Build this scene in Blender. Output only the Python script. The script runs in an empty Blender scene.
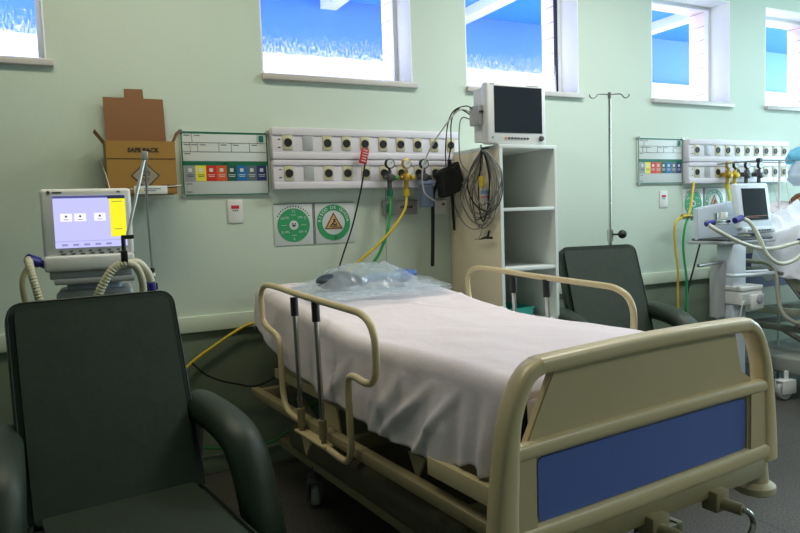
import bpy, bmesh, math, random
from mathutils import Vector, Matrix, noise
R = math.radians
SC = bpy.context.scene
COL = SC.collection
random.seed(4)

# ------------------------------------------------------------------ camera, world, exposure
def make_camera():
    yaw, pitch, roll = R(26.824), R(-4.427), R(-1.916)
    fwd = Vector((math.sin(yaw)*math.cos(pitch), math.cos(yaw)*math.cos(pitch), math.sin(pitch)))
    r0 = Vector((math.cos(yaw), -math.sin(yaw), 0)); u0 = r0.cross(fwd)
    r = r0*math.cos(roll) + u0*math.sin(roll); u = u0*math.cos(roll) - r0*math.sin(roll)
    cd = bpy.data.cameras.new('camera'); cd.sensor_width = 36; cd.lens = 680.5/800*36
    cd.clip_start = 0.05; cd.clip_end = 200
    co = bpy.data.objects.new('camera', cd); COL.objects.link(co)
    m = Matrix(((r.x, u.x, -fwd.x, 0), (r.y, u.y, -fwd.y, -3.37), (r.z, u.z, -fwd.z, 1.25), (0, 0, 0, 1)))
    co.matrix_world = m
    SC.camera = co
make_camera()

WORLD_STRENGTH = 8.0
w = bpy.data.worlds.new('sky'); SC.world = w; w.use_nodes = True
w.node_tree.nodes['Background'].inputs[0].default_value = (0.95, 0.975, 1.0, 1)
w.node_tree.nodes['Background'].inputs[1].default_value = WORLD_STRENGTH

def area(name, loc, rot, sx, sy, power, col):
    l = bpy.data.lights.new(name, 'AREA'); l.shape = 'RECTANGLE'; l.size = sx; l.size_y = sy
    l.energy = power; l.color = col
    o = bpy.data.objects.new(name, l); COL.objects.link(o); o.location = loc; o.rotation_euler = rot
    return o
# side daylight from an added area light (no opening built), and the ceiling fluorescents
area('side_daylight_fill', (8.35, -2.0, 1.75), (0, R(90), 0), 1.9, 3.0, 160, (0.62, 0.88, 1.0))
LAMPS = [(0.3, -1.0, 15, (1.0, 0.92, 0.68)), (2.7, -1.15, 31, (0.96, 0.97, 0.93)), (4.9, -1.3, 27, (0.70, 0.90, 1.0)), (3.6, -4.1, 30, (1.0, 0.96, 0.90))]  # last entry is a front fill added to brighten the footboard
for lx, ly, pw, c in LAMPS:
    area('ceiling_and_fill_light', (lx, ly, 2.93), (0, 0, 0), 1.2, 0.28, pw, c)
SC.view_settings.view_transform = 'Standard'
SC.view_settings.look = 'None'
SC.view_settings.exposure = 0.12
SC.view_settings.gamma = 1
SC.view_settings.use_curve_mapping = False

# ------------------------------------------------------------------ materials
def lin(c):
    out = []
    for v in c[:3]:
        v /= 255.0
        out.append(v/12.92 if v <= 0.04045 else ((v+0.055)/1.055)**2.4)
    return (*out, 1)
MATS = {}
def mat(name, col, rough=0.5, metal=0.0, var=0.06, scale=8.0, bump=0.0, bscale=60.0, emit=0.0, alpha=1.0, spec=0.5):
    if name in MATS: return MATS[name]
    m = bpy.data.materials.new(name); m.use_nodes = True
    nt = m.node_tree; b = nt.nodes['Principled BSDF']
    c = lin(col)
    tc = nt.nodes.new('ShaderNodeTexCoord')
    if var > 0:
        n = nt.nodes.new('ShaderNodeTexNoise'); n.inputs['Scale'].default_value = scale; n.inputs['Detail'].default_value = 4
        nt.links.new(tc.outputs['Object'], n.inputs['Vector'])
        mx = nt.nodes.new('ShaderNodeMix'); mx.data_type = 'RGBA'
        mx.inputs[6].default_value = tuple(v*(1-var) for v in c[:3])+(1,)
        mx.inputs[7].default_value = tuple(min(1, v*(1+var)) for v in c[:3])+(1,)
        nt.links.new(n.outputs[0], mx.inputs[0]); nt.links.new(mx.outputs[2], b.inputs['Base Color'])
    else:
        b.inputs['Base Color'].default_value = c
    b.inputs['Roughness'].default_value = rough; b.inputs['Metallic'].default_value = metal
    b.inputs['Specular IOR Level'].default_value = spec
    if bump > 0:
        n2 = nt.nodes.new('ShaderNodeTexNoise'); n2.inputs['Scale'].default_value = bscale; n2.inputs['Detail'].default_value = 3
        nt.links.new(tc.outputs['Object'], n2.inputs['Vector'])
        bp = nt.nodes.new('ShaderNodeBump'); bp.inputs['Strength'].default_value = bump; bp.inputs['Distance'].default_value = 0.01
        nt.links.new(n2.outputs[0], bp.inputs['Height']); nt.links.new(bp.outputs[0], b.inputs['Normal'])
    if emit > 0:
        b.inputs['Emission Color'].default_value = c; b.inputs['Emission Strength'].default_value = emit
    if alpha < 1: b.inputs['Alpha'].default_value = alpha
    MATS[name] = m
    return m

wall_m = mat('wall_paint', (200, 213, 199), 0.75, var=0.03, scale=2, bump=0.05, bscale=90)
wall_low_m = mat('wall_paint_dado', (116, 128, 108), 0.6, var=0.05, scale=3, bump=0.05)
rail_m = mat('wall_rail_paint', (206, 216, 196), 0.5, var=0.02)
ceil_m = mat('ceiling_paint', (232, 232, 222), 0.8, var=0.02)
white_pl = mat('white_plastic', (222, 222, 220), 0.4, var=0.02)
grey_pl = mat('grey_plastic', (168, 170, 172), 0.4, var=0.03)
dgrey_pl = mat('dark_grey_plastic', (70, 72, 74), 0.45, var=0.05)
black_pl = mat('black_plastic', (22, 22, 24), 0.45, var=0.08)
black_rub = mat('black_rubber', (18, 18, 18), 0.6, var=0.08)
beige = mat('beige_enamel', (208, 190, 148), 0.32, var=0.04, scale=14, bump=0.03, bscale=25)
beige_pan = mat('beige_panel', (198, 181, 141), 0.42, var=0.03, scale=10)
beige_dk = mat('beige_frame_metal', (148, 136, 102), 0.45, var=0.10, scale=20)
blue_pan = mat('blue_laminate', (88, 112, 184), 0.35, var=0.05, scale=6)
chrome = mat('chrome', (190, 188, 182), 0.22, metal=1.0, var=0.04)
steel = mat('brushed_steel', (150, 150, 148), 0.35, metal=0.9, var=0.05)
vinyl = mat('green_vinyl', (31, 45, 33), 0.5, var=0.14, scale=7, bump=0.22, bscale=14)
piping_m = mat('green_piping', (26, 34, 28), 0.4, var=0.05)
sheet_m = mat('white_sheet', (226, 214, 219), 0.85, var=0.03, scale=6, bump=0.35, bscale=16)
mattress_m = mat('mattress_cover', (60, 72, 120), 0.5)
cream = mat('cream_laminate', (226, 214, 188), 0.5, var=0.03, scale=4)
shelf_m = mat('white_laminate', (220, 226, 224), 0.45, var=0.02)
board_w = mat('board_white', (206, 212, 210), 0.35, var=0.03)
green_ink = mat('green_ink', (18, 104, 72), 0.4, var=0.05)
green_lt = mat('green_sign', (48, 152, 98), 0.4, var=0.05)
socket_pl = mat('socket_plate', (196, 190, 156), 0.45, var=0.03)
panel_w = mat('panel_white', (222, 218, 226), 0.4, var=0.02)
card_y = mat('cardboard_printed', (158, 118, 50), 0.7, var=0.06, scale=30)
card_b = mat('cardboard_inside', (138, 96, 62), 0.8, var=0.06, scale=30)
yellow_h = mat('yellow_hose', (214, 186, 48), 0.4, var=0.05)
green_h = mat('green_hose', (40, 160, 84), 0.4, var=0.05)
red_m = mat('red_label', (196, 40, 54), 0.5, var=0.08)
brass = mat('brass', (196, 160, 70), 0.35, metal=0.8, var=0.05)
tube_m = mat('corrugated_tubing', (196, 190, 160), 0.5, var=0.05)
navy = mat('navy_connector', (44, 40, 130), 0.4, var=0.05)
teal = mat('teal_plastic', (70, 190, 178), 0.5, var=0.05)
skin_m = mat('skin', (172, 120, 92), 0.6, var=0.05)
hair_m = mat('brown_hair', (120, 84, 56), 0.7, var=0.25, scale=60, bump=0.5, bscale=120)
wire_g = mat('grey_cable', (120, 122, 118), 0.5, var=0.08)
wire_w = mat('white_cable', (206, 204, 196), 0.5, var=0.05)
ink = mat('black_ink', (34, 32, 34), 0.6, var=0.05)
inkg = mat('grey_ink', (120, 124, 126), 0.6, var=0.03)
screen_off = mat('screen_glass_off', (34, 38, 46), 0.12, var=0.1, scale=3)
dark_void = mat('dark_interior', (14, 14, 16), 0.7)

def floor_material():
    m = bpy.data.materials.new('granite_floor'); m.use_nodes = True; nt = m.node_tree; b = nt.nodes['Principled BSDF']
    tc = nt.nodes.new('ShaderNodeTexCoord')
    n = nt.nodes.new('ShaderNodeTexNoise'); n.inputs['Scale'].default_value = 140; n.inputs['Detail'].default_value = 6
    n2 = nt.nodes.new('ShaderNodeTexNoise'); n2.inputs['Scale'].default_value = 2.2; n2.inputs['Detail'].default_value = 5
    cr = nt.nodes.new('ShaderNodeValToRGB'); cr.color_ramp.elements[0].position = 0.38; cr.color_ramp.elements[1].position = 0.66
    cr.color_ramp.elements[0].color = lin((44, 42, 40)); cr.color_ramp.elements[1].color = lin((106, 102, 96))
    cr2 = nt.nodes.new('ShaderNodeValToRGB'); cr2.color_ramp.elements[0].color = (0.62, 0.62, 0.62, 1); cr2.color_ramp.elements[1].color = (1.15, 1.15, 1.15, 1)
    mx = nt.nodes.new('ShaderNodeMix'); mx.data_type = 'RGBA'; mx.blend_type = 'MULTIPLY'; mx.inputs[0].default_value = 1
    br = nt.nodes.new('ShaderNodeTexBrick'); br.offset = 0; br.inputs['Scale'].default_value = 1.0
    br.inputs['Brick Width'].default_value = 1.2; br.inputs['Row Height'].default_value = 1.2; br.inputs['Mortar Size'].default_value = 0.004
    br.inputs['Color1'].default_value = (1, 1, 1, 1); br.inputs['Color2'].default_value = (1, 1, 1, 1); br.inputs['Mortar'].default_value = (0.45, 0.45, 0.45, 1)
    mx2 = nt.nodes.new('ShaderNodeMix'); mx2.data_type = 'RGBA'; mx2.blend_type = 'MULTIPLY'; mx2.inputs[0].default_value = 1
    L = nt.links.new
    for k in (n, n2, br): L(tc.outputs['Object'], k.inputs['Vector'])
    L(n.outputs[0], cr.inputs[0]); L(n2.outputs[0], cr2.inputs[0]); L(cr.outputs[0], mx.inputs[6]); L(cr2.outputs[0], mx.inputs[7])
    L(mx.outputs[2], mx2.inputs[6]); L(br.outputs[0], mx2.inputs[7]); L(mx2.outputs[2], b.inputs['Base Color'])
    b.inputs['Roughness'].default_value = 0.42
    return m
floor_m = floor_material()

def tile_material():
    m = bpy.data.materials.new('exterior_tile'); m.use_nodes = True; nt = m.node_tree; b = nt.nodes['Principled BSDF']
    tc = nt.nodes.new('ShaderNodeTexCoord'); sp = nt.nodes.new('ShaderNodeSeparateXYZ'); cb = nt.nodes.new('ShaderNodeCombineXYZ')
    ad = nt.nodes.new('ShaderNodeMath'); ad.operation = 'ADD'
    br = nt.nodes.new('ShaderNodeTexBrick'); br.offset = 0; br.inputs['Scale'].default_value = 1
    br.inputs['Brick Width'].default_value = 0.30; br.inputs['Row Height'].default_value = 0.10; br.inputs['Mortar Size'].default_value = 0.002
    br.inputs['Color1'].default_value = lin((252, 236, 236)); br.inputs['Color2'].default_value = lin((248, 232, 236)); br.inputs['Mortar'].default_value = lin((136, 96, 98))
    L = nt.links.new
    L(tc.outputs['Object'], sp.inputs[0]); L(sp.outputs[0], ad.inputs[0]); L(sp.outputs[1], ad.inputs[1]); L(ad.outputs[0], cb.inputs[0]); L(sp.outputs[2], cb.inputs[1])
    L(cb.outputs[0], br.inputs['Vector']); L(br.outputs[0], b.inputs['Base Color']); b.inputs['Roughness'].default_value = 0.4
    return m
tile_m = tile_material()

def glass_material(name, dust_top):
    m = bpy.data.materials.new(name); m.use_nodes = True; nt = m.node_tree; nt.nodes.clear()
    L = nt.links.new; N = nt.nodes.new
    out = N('ShaderNodeOutputMaterial'); tr = N('ShaderNodeBsdfTransparent'); gl = N('ShaderNodeBsdfGlossy'); gl.inputs['Roughness'].default_value = 0.25
    m1 = N('ShaderNodeMixShader'); m1.inputs[0].default_value = 0.004; L(tr.outputs[0], m1.inputs[1]); L(gl.outputs[0], m1.inputs[2])
    tl = N('ShaderNodeBsdfTranslucent'); tl.inputs[0].default_value = (0.95, 0.95, 0.98, 1)
    tc = N('ShaderNodeTexCoord'); mp = N('ShaderNodeMapping'); mp.inputs['Scale'].default_value = (110, 110, 38)
    n = N('ShaderNodeTexNoise'); n.inputs['Scale'].default_value = 1.0; n.inputs['Detail'].default_value = 5; n.inputs['Roughness'].default_value = 0.75
    L(tc.outputs['Object'], mp.inputs[0]); L(mp.outputs[0], n.inputs['Vector'])
    sp = N('ShaderNodeSeparateXYZ'); L(tc.outputs['Object'], sp.inputs[0])
    # film = clamp((dust_top - z)/0.16 + (noise-0.5)*1.6)
    a = N('ShaderNodeMath'); a.operation = 'SUBTRACT'; a.inputs[0].default_value = dust_top; L(sp.outputs[2], a.inputs[1])
    d = N('ShaderNodeMath'); d.operation = 'DIVIDE'; d.inputs[1].default_value = 0.24; L(a.outputs[0], d.inputs[0])
    s = N('ShaderNodeMath'); s.operation = 'MULTIPLY_ADD'; s.inputs[1].default_value = 3.0; s.inputs[2].default_value = -1.5; L(n.outputs[0], s.inputs[0])
    e = N('ShaderNodeMath'); e.operation = 'ADD'; e.use_clamp = True; L(d.outputs[0], e.inputs[0]); L(s.outputs[0], e.inputs[1])
    f = N('ShaderNodeMath'); f.operation = 'MULTIPLY'; f.inputs[1].default_value = 0.9; L(e.outputs[0], f.inputs[0])
    m2 = N('ShaderNodeMixShader'); L(f.outputs[0], m2.inputs[0]); L(m1.outputs[0], m2.inputs[1]); L(tl.outputs[0], m2.inputs[2])
    L(m2.outputs[0], out.inputs[0])
    return m
glass_dusty = glass_material('dusty_glass', 0.205)
glass_clean = glass_material('window_glass', -0.6)

def translucent(name, col, trans=0.5, transp=0.3, rough=0.2):
    m = bpy.data.materials.new(name); m.use_nodes = True; nt = m.node_tree; nt.nodes.clear()
    L = nt.links.new; N = nt.nodes.new
    out = N('ShaderNodeOutputMaterial'); df = N('ShaderNodeBsdfPrincipled'); df.inputs['Base Color'].default_value = lin(col); df.inputs['Roughness'].default_value = rough
    tl = N('ShaderNodeBsdfTranslucent'); tl.inputs[0].default_value = lin(col)
    tr = N('ShaderNodeBsdfTransparent'); tr.inputs[0].default_value = tuple(0.5+0.5*v for v in lin(col)[:3])+(1,)
    a = N('ShaderNodeMixShader'); a.inputs[0].default_value = trans; L(df.outputs[0], a.inputs[1]); L(tl.outputs[0], a.inputs[2])
    b = N('ShaderNodeMixShader'); b.inputs[0].default_value = transp; L(a.outputs[0], b.inputs[1]); L(tr.outputs[0], b.inputs[2])
    L(b.outputs[0], out.inputs[0])
    return m
canopy_m = translucent('blue_translucent_roofing', (96, 150, 228), 0.65, 0.0)
bluewall_m = mat('blue_exterior_paint', (84, 138, 222), 0.7, var=0.05, scale=2)
ext_white = mat('exterior_white', (235, 235, 232), 0.8, var=0.02)
bag_m = translucent('clear_plastic_film', (232, 242, 248), 0.3, 0.68, 0.10)
jar_m = translucent('blue_clear_jar', (164, 184, 214), 0.4, 0.5, 0.1)
whitebag_m = translucent('white_thin_plastic', (206, 212, 222), 0.4, 0.25, 0.3)
aqua_m = translucent('aqua_fabric', (130, 202, 226), 0.4, 0.15, 0.6)

# ------------------------------------------------------------------ mesh builder
def frame_from(d):
    d = d.normalized(); a = Vector((0, 0, 1)) if abs(d.z) < 0.9 else Vector((1, 0, 0))
    x = a.cross(d).normalized(); return x, d.cross(x)
def smooth_path(pts, sub=5):
    P = [Vector(p) for p in pts]
    if len(P) < 3: return P
    P = [P[0]*2-P[1]] + P + [P[-1]*2-P[-2]]
    out = []
    for i in range(1, len(P)-2):
        for k in range(sub):
            t = k/sub; a, b, c, d = P[i-1:i+3]
            out.append(0.5*((2*b)+(c-a)*t+(2*a-5*b+4*c-d)*t*t+(3*b-a-3*c+d)*t**3))
    out.append(P[-2]); return out
class MB:
    def __init__(s): s.bm = bmesh.new(); s.mi = 0
    def _f(s, vs):
        try: f = s.bm.faces.new(vs); f.material_index = s.mi; f.smooth = True; return f
        except ValueError: return None
    def box(s, x0, x1, y0, y1, z0, z1, bev=0.0, seg=2, M=None):
        t = bmesh.new(); bmesh.ops.create_cube(t, size=1.0)
        for v in t.verts: v.co = Vector(((x0+x1)/2+v.co.x*(x1-x0), (y0+y1)/2+v.co.y*(y1-y0), (z0+z1)/2+v.co.z*(z1-z0)))
        if bev > 0: bmesh.ops.bevel(t, geom=t.edges[:], offset=bev, segments=seg, affect='EDGES', profile=0.5)
        return s.merge(t, M)
    def merge(s, t, M=None):
        mp = {}
        for v in t.verts: mp[v] = s.bm.verts.new(M @ v.co if M else v.co)
        for f in t.faces: s._f([mp[v] for v in f.verts])
        t.free(); return s
    def tube(s, pts, r, n=10, sub=5, smooth=True, closed=False, rib=0.0, ribn=2, flat=1.0):
        P = smooth_path(pts, sub) if smooth else [Vector(p) for p in pts]
        if rib:
            L = sum((P[i+1]-P[i]).length for i in range(len(P)-1)); N = max(4, int(L/rib)*ribn)
            Q = []; acc = [0]
            for i in range(len(P)-1): acc.append(acc[-1]+(P[i+1]-P[i]).length)
            j = 0
            for k in range(N+1):
                d = L*k/N
                while j < len(P)-2 and acc[j+1] < d: j += 1
                t = (d-acc[j])/max(1e-9, acc[j+1]-acc[j]); Q.append(P[j].lerp(P[j+1], t))
            P = Q
        rings = []; x = None
        for i, p in enumerate(P):
            d = (P[min(i+1, len(P)-1)]-P[max(i-1, 0)])
            if d.length < 1e-9: d = Vector((0, 0, 1))
            d.normalize()
            if x is None: x, y = frame_from(d)
            else:
                x = (x-d*x.dot(d)); x = x.normalized() if x.length > 1e-6 else frame_from(d)[0]; y = d.cross(x)
            rr = r[i*(len(r)-1)//max(1, len(P)-1)] if isinstance(r, (list, tuple)) else r
            if rib: rr = rr*(1.0 if i % 2 else 0.86)
            rings.append([s.bm.verts.new(p+(x*math.cos(a)+y*math.sin(a)*flat)*rr) for a in [2*math.pi*k/n for k in range(n)]])
        for a, b in zip(rings, rings[1:]):
            for k in range(n): s._f([a[k], a[(k+1) % n], b[(k+1) % n], b[k]])
        s._f(rings[0][::-1]); s._f(rings[-1]); return s
    def cyl(s, a, b, r, r2=None, n=20):
        a, b = Vector(a), Vector(b); x, y = frame_from(b-a); r2 = r if r2 is None else r2
        A = [s.bm.verts.new(a+(x*math.cos(t)+y*math.sin(t))*r) for t in [2*math.pi*k/n for k in range(n)]]
        B = [s.bm.verts.new(b+(x*math.cos(t)+y*math.sin(t))*r2) for t in [2*math.pi*k/n for k in range(n)]]
        for k in range(n): s._f([A[k], A[(k+1) % n], B[(k+1) % n], B[k]])
        s._f(A[::-1]); s._f(B); return s
    def lathe(s, prof, o=(0, 0, 0), axis=(0, 0, 1), n=24):
        o = Vector(o); ax = Vector(axis).normalized(); x, y = frame_from(ax); rings = []
        for r, h in prof:
            rings.append([s.bm.verts.new(o+ax*h+(x*math.cos(t)+y*math.sin(t))*max(r, 1e-4)) for t in [2*math.pi*k/n for k in range(n)]])
        for a, b in zip(rings, rings[1:]):
            for k in range(n): s._f([a[k], a[(k+1) % n], b[(k+1) % n], b[k]])
        s._f(rings[0][::-1]); s._f(rings[-1]); return s
    def ring(s, c, r0, r1, h, axis=(0, -1, 0), n=32):
        k = len(s.bm.faces); s.lathe([(r0, 0), (r1, 0), (r1, h), (r0, h), (r0, 0)], c, axis, n)
        s.bm.faces.ensure_lookup_table(); bmesh.ops.delete(s.bm, geom=[f for f in s.bm.faces[k:] if len(f.verts) == n], context='FACES_ONLY'); return s
    def prism(s, poly, y0, y1, plane='xz', M=None, bev=0.0, seg=2):
        t = bmesh.new()
        def co(p, d):
            if plane == 'xz': return Vector((p[0], d, p[1]))
            if plane == 'yz': return Vector((d, p[0], p[1]))
            return Vector((p[0], p[1], d))
        A = [t.verts.new(co(p, y0)) for p in poly]; B = [t.verts.new(co(p, y1)) for p in poly]
        k = len(poly)
        for i in range(k): t.faces.new([A[i], A[(i+1) % k], B[(i+1) % k], B[i]])
        t.faces.new(A[::-1]); t.faces.new(B)
        bmesh.ops.recalc_face_normals(t, faces=t.faces[:])
        if bev:
            cap = [e for e in t.edges if (e.verts[0] in A) == (e.verts[1] in A)]
            bmesh.ops.bevel(t, geom=cap, offset=bev, segments=seg, affect='EDGES')
        return s.merge(t, M)
    def grid(s, fn, nu, nv, thick=0.0):
        V = [[s.bm.verts.new(fn(i/nu, j/nv)) for j in range(nv+1)] for i in range(nu+1)]
        for i in range(nu):
            for j in range(nv): s._f([V[i][j], V[i+1][j], V[i+1][j+1], V[i][j+1]])
        return s
    def sphere(s, c, rx, ry=None, rz=None, nu=20, nv=12, M=None):
        t = bmesh.new(); bmesh.ops.create_uvsphere(t, u_segments=nu, v_segments=nv, radius=1)
        ry = rx if ry is None else ry; rz = rx if rz is None else rz
        for v in t.verts: v.co = Vector((c[0]+v.co.x*rx, c[1]+v.co.y*ry, c[2]+v.co.z*rz))
        return s.merge(t, M)
    def build(s, name, m, parent=None, label=None, ang=38, recalc=True):
        if recalc: bmesh.ops.recalc_face_normals(s.bm, faces=s.bm.faces[:])
        me = bpy.data.meshes.new(name); s.bm.to_mesh(me); s.bm.free()
        for k in (m if isinstance(m, (list, tuple)) else [m]): me.materials.append(k)
        me.set_sharp_from_angle(angle=R(ang))
        o = bpy.data.objects.new(name, me); COL.objects.link(o)
        if parent is not None: o.parent = parent
        if label: o['label'] = label
        return o
def tag(o, label, cat, group=None, kind=None):
    o['label'] = label; o['category'] = cat
    if group: o['group'] = group
    if kind: o['kind'] = kind
    return o
def thing(name, label, cat, loc=(0, 0, 0), rotz=0.0, group=None):
    o = bpy.data.objects.new(name, None); COL.objects.link(o); o.location = loc; o.rotation_euler = (0, 0, rotz)
    o.empty_display_size = 0.05
    return tag(o, label, cat, group)
def struct(o, label=None):
    o['kind'] = 'structure'
    if label: o['label'] = label
    return o
def copy_tree(o, parent=None, label=None):
    c = o.copy(); COL.objects.link(c)
    if parent is not None: c.parent = parent
    if label: c['label'] = label
    for ch in list(o.children): copy_tree(ch, c)
    return c
def glyph_mesh(body, size, m, align='CENTER', ext=0.0004, bold=0.0):
    cu = bpy.data.curves.new('lettering', 'FONT'); cu.body = body; cu.size = size; cu.align_x = align; cu.align_y = 'CENTER'
    cu.extrude = ext; cu.offset = bold; cu.resolution_u = 2
    o = bpy.data.objects.new('lettering', cu); me = bpy.data.meshes.new_from_object(o)
    bpy.data.objects.remove(o); bpy.data.curves.remove(cu)
    return me
def text(name, body, size, loc, parent, m, rot=(90, 0, 0), align='CENTER', ext=0.0004, bold=0.0):
    me = glyph_mesh(body, size, m, align, ext, bold); me.name = name; me.materials.clear(); me.materials.append(m)
    o = bpy.data.objects.new(name, me); COL.objects.link(o); o.location = loc; o.rotation_euler = [R(a) for a in rot]; o.parent = parent
    return o
def letters(items, size, parent, m, bold=0.0):
    """several glyphs, each with its own matrix, as one mesh"""
    bm = bmesh.new()
    for body, M in items:
        me = glyph_mesh(body, size, m, bold=bold); k = len(bm.verts); bm.from_mesh(me); bm.verts.ensure_lookup_table()
        for v in bm.verts[k:]: v.co = M @ v.co
        bpy.data.meshes.remove(me)
    me = bpy.data.meshes.new('lettering'); bm.to_mesh(me); bm.free(); me.materials.append(m)
    o = bpy.data.objects.new('lettering', me); COL.objects.link(o); o.parent = parent
    return o

# ------------------------------------------------------------------ the room
CEIL = 2.95
WX = [(-0.83, 0.02), (0.975, 1.82), (2.172, 3.01), (3.645, 4.422), (4.818, 5.60)]
WZ0, WZ1 = 1.968, 2.69
WT = 0.32
XL, XR, YF = -3.2, 8.6, -6.6
def build_wall_back():
    b = MB(); xs = [XL-0.2]
    for a, c in WX: xs += [a, c]
    xs += [XR+0.2]
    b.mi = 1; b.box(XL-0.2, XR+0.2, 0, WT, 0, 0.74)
    b.mi = 0; b.box(XL-0.2, XR+0.2, 0, WT, 0.74, WZ0)
    b.box(XL-0.2, XR+0.2, 0, WT, WZ1, CEIL+0.1)
    for i in range(0, len(xs), 2): b.box(xs[i], xs[i+1], 0, WT, WZ0, WZ1)
    struct(b.build('wall_back', [wall_m, wall_low_m]), 'pale green back wall with a dark dado')
build_wall_back()
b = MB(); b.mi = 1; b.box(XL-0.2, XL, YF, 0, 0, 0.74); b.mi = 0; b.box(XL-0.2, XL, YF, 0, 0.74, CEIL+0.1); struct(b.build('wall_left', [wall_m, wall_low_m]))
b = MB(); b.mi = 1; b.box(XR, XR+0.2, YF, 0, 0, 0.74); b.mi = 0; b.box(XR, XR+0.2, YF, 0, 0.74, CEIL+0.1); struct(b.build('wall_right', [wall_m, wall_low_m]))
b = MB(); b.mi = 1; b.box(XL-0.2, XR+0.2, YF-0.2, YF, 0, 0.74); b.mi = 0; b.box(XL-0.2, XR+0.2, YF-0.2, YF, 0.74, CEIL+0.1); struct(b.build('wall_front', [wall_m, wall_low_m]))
b = MB(); b.box(XL-0.2, XR+0.2, YF-0.2, WT, -0.1, 0); struct(b.build('floor', floor_m))
b = MB(); b.box(XL-0.2, XR+0.2, YF-0.2, WT, CEIL, CEIL+0.12); struct(b.build('ceiling', ceil_m))
b = MB(); b.box(XL, XR, -0.022, 0, 0.712, 0.79, 0.004); struct(b.build('trim_1', rail_m), 'pale wall rail running at bed height')
b = MB(); b.box(XL, XR, -0.012, 0, 0, 0.09, 0.003); struct(b.build('baseboard_back', wall_low_m))
for i, (lx, ly, pw, c) in enumerate(LAMPS):  # last housing only goes with the added front fill
    t = thing('ceiling_light', 'unseen white fluorescent ceiling fixture for the ward lamps and added front fill', 'light', (lx, ly, CEIL-0.001), 0, 'ceiling fluorescents')
    b = MB(); b.box(-0.64, 0.64, -0.17, 0.17, -0.012, 0, 0.003); b.build('housing', white_pl, t)

frame_m = mat('window_frame_paint', (236, 238, 240), 0.4, var=0.02)
sill_m = mat('marble_sill', (196, 190, 186), 0.35, var=0.06, scale=20)
reveal_m = mat('white_reveal_paint', (244, 246, 246), 0.6, var=0.01)
for i, (x0, x1) in enumerate(WX):
    t = bpy.data.objects.new('window_%d' % (i+1), None); COL.objects.link(t); t.location = (x0, 0, WZ0); t['kind'] = 'structure'
    wd, h = x1-x0, WZ1-WZ0
    b = MB(); b.box(-0.006, wd+0.028, -0.028, 0.16, -0.03, 0.0, 0.004); b.build('window_sill', sill_m, t)
    b = MB(); fy0, fy1, fw = 0.155, 0.19, 0.03
    b.box(0.0, fw, fy0, fy1, 0.0, h); b.box(wd-fw, wd, fy0, fy1, 0, h); b.box(fw, wd-fw, fy0, fy1, 0, fw*0.5); b.box(fw, wd-fw, fy0, fy1, h-fw, h)
    b.build('window_frame', frame_m, t)
    b = MB(); b.box(fw, wd-fw, 0.170, 0.174, fw*0.5, h-fw); b.build('pane', glass_dusty if i in (0, 1, 2) else glass_clean, t)
    b = MB(); b.box(wd-0.006, wd, 0.0, 0.155, 0, h); b.box(0, 0.006, 0.0, 0.155, 0, h); b.box(0.006, wd-0.006, 0.0, 0.155, h-0.006, h)
    b.build('reveal', reveal_m, t)
    b = MB(); b.box(wd-0.012, wd, 0.19, 0.34, -0.02, h); b.box(0, 0.012, 0.19, 0.34, -0.02, h); b.box(0.012, wd-0.012, 0.19, 0.34, h-0.012, h); b.box(0, wd, 0.19, 0.36, -0.03, -0.008)
    b.build('tile_reveal', tile_m, t)
    if i == 2:
        b = MB(); b.box(wd-fw-0.006, wd-fw, 0.160, 0.19, 0.0, h); b.build('weather_strip', black_rub, t)

# what stands outside: a lean-to of blue roofing against a blue wall, white beams, a pale parapet
b = MB(); b.box(-8, 9.62, 3.0, 3.1, 2.78, 4.6); struct(b.build('outside_wall', bluewall_m), 'blue outside wall')
b = MB(); b.box(-12, 20, 2.9, 3.12, 0.0, 2.78); struct(b.build('outside_parapet', ext_white), 'white parapet outside')
b = MB(); b.box(-8, 10.5, 1.05, 3.0, 3.36, 3.375); struct(b.build('outside_canopy', canopy_m), 'blue translucent canopy')
for k, bx in enumerate((-3.2, 0.2, 2.45, 3.95, 6.3)):
    b = MB(); b.box(bx, bx+0.16, 0.9, 3.0, 3.26, 3.355); struct(b.build('outside_beam', ext_white), 'white canopy beam')
b = MB(); b.box(-30, 30, WT, 40, -0.1, 0.0); struct(b.build('outside_ground', ext_white))

# ------------------------------------------------------------------ hospital bed
def caster(parent, x, y, wheelcol=grey_pl, r=0.06, rot=0.3, hood=dgrey_pl):
    b = MB(); M = Matrix.Translation((x, y, 0)) @ Matrix.Rotation(rot, 4, 'Z')
    b.cyl((0, 0, 0.115), (0, 0, 0.17), 0.013)
    b.merge_M = None
    t = MB(); t.box(-0.034, -0.022, -0.05, 0.06, 0.04, 0.12, 0.004); t.box(0.022, 0.034, -0.05, 0.06, 0.04, 0.12, 0.004); t.box(-0.034, 0.034, -0.05, 0.06, 0.112, 0.128, 0.005); t.cyl((0, 0, 0.12), (0, 0, 0.18), 0.014)
    for v in t.bm.verts: v.co = M @ v.co
    b.bm.free()
    c = t.build('caster', hood, parent)
    t = MB(); t.lathe([(0.02, -0.018), (r-0.006, -0.018), (r, -0.01), (r, 0.01), (r-0.006, 0.018), (0.02, 0.018)], (0, 0.02, r), (1, 0, 0), 28)
    for v in t.bm.verts: v.co = M @ v.co
    t.build('wheel', wheelcol, c)

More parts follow.
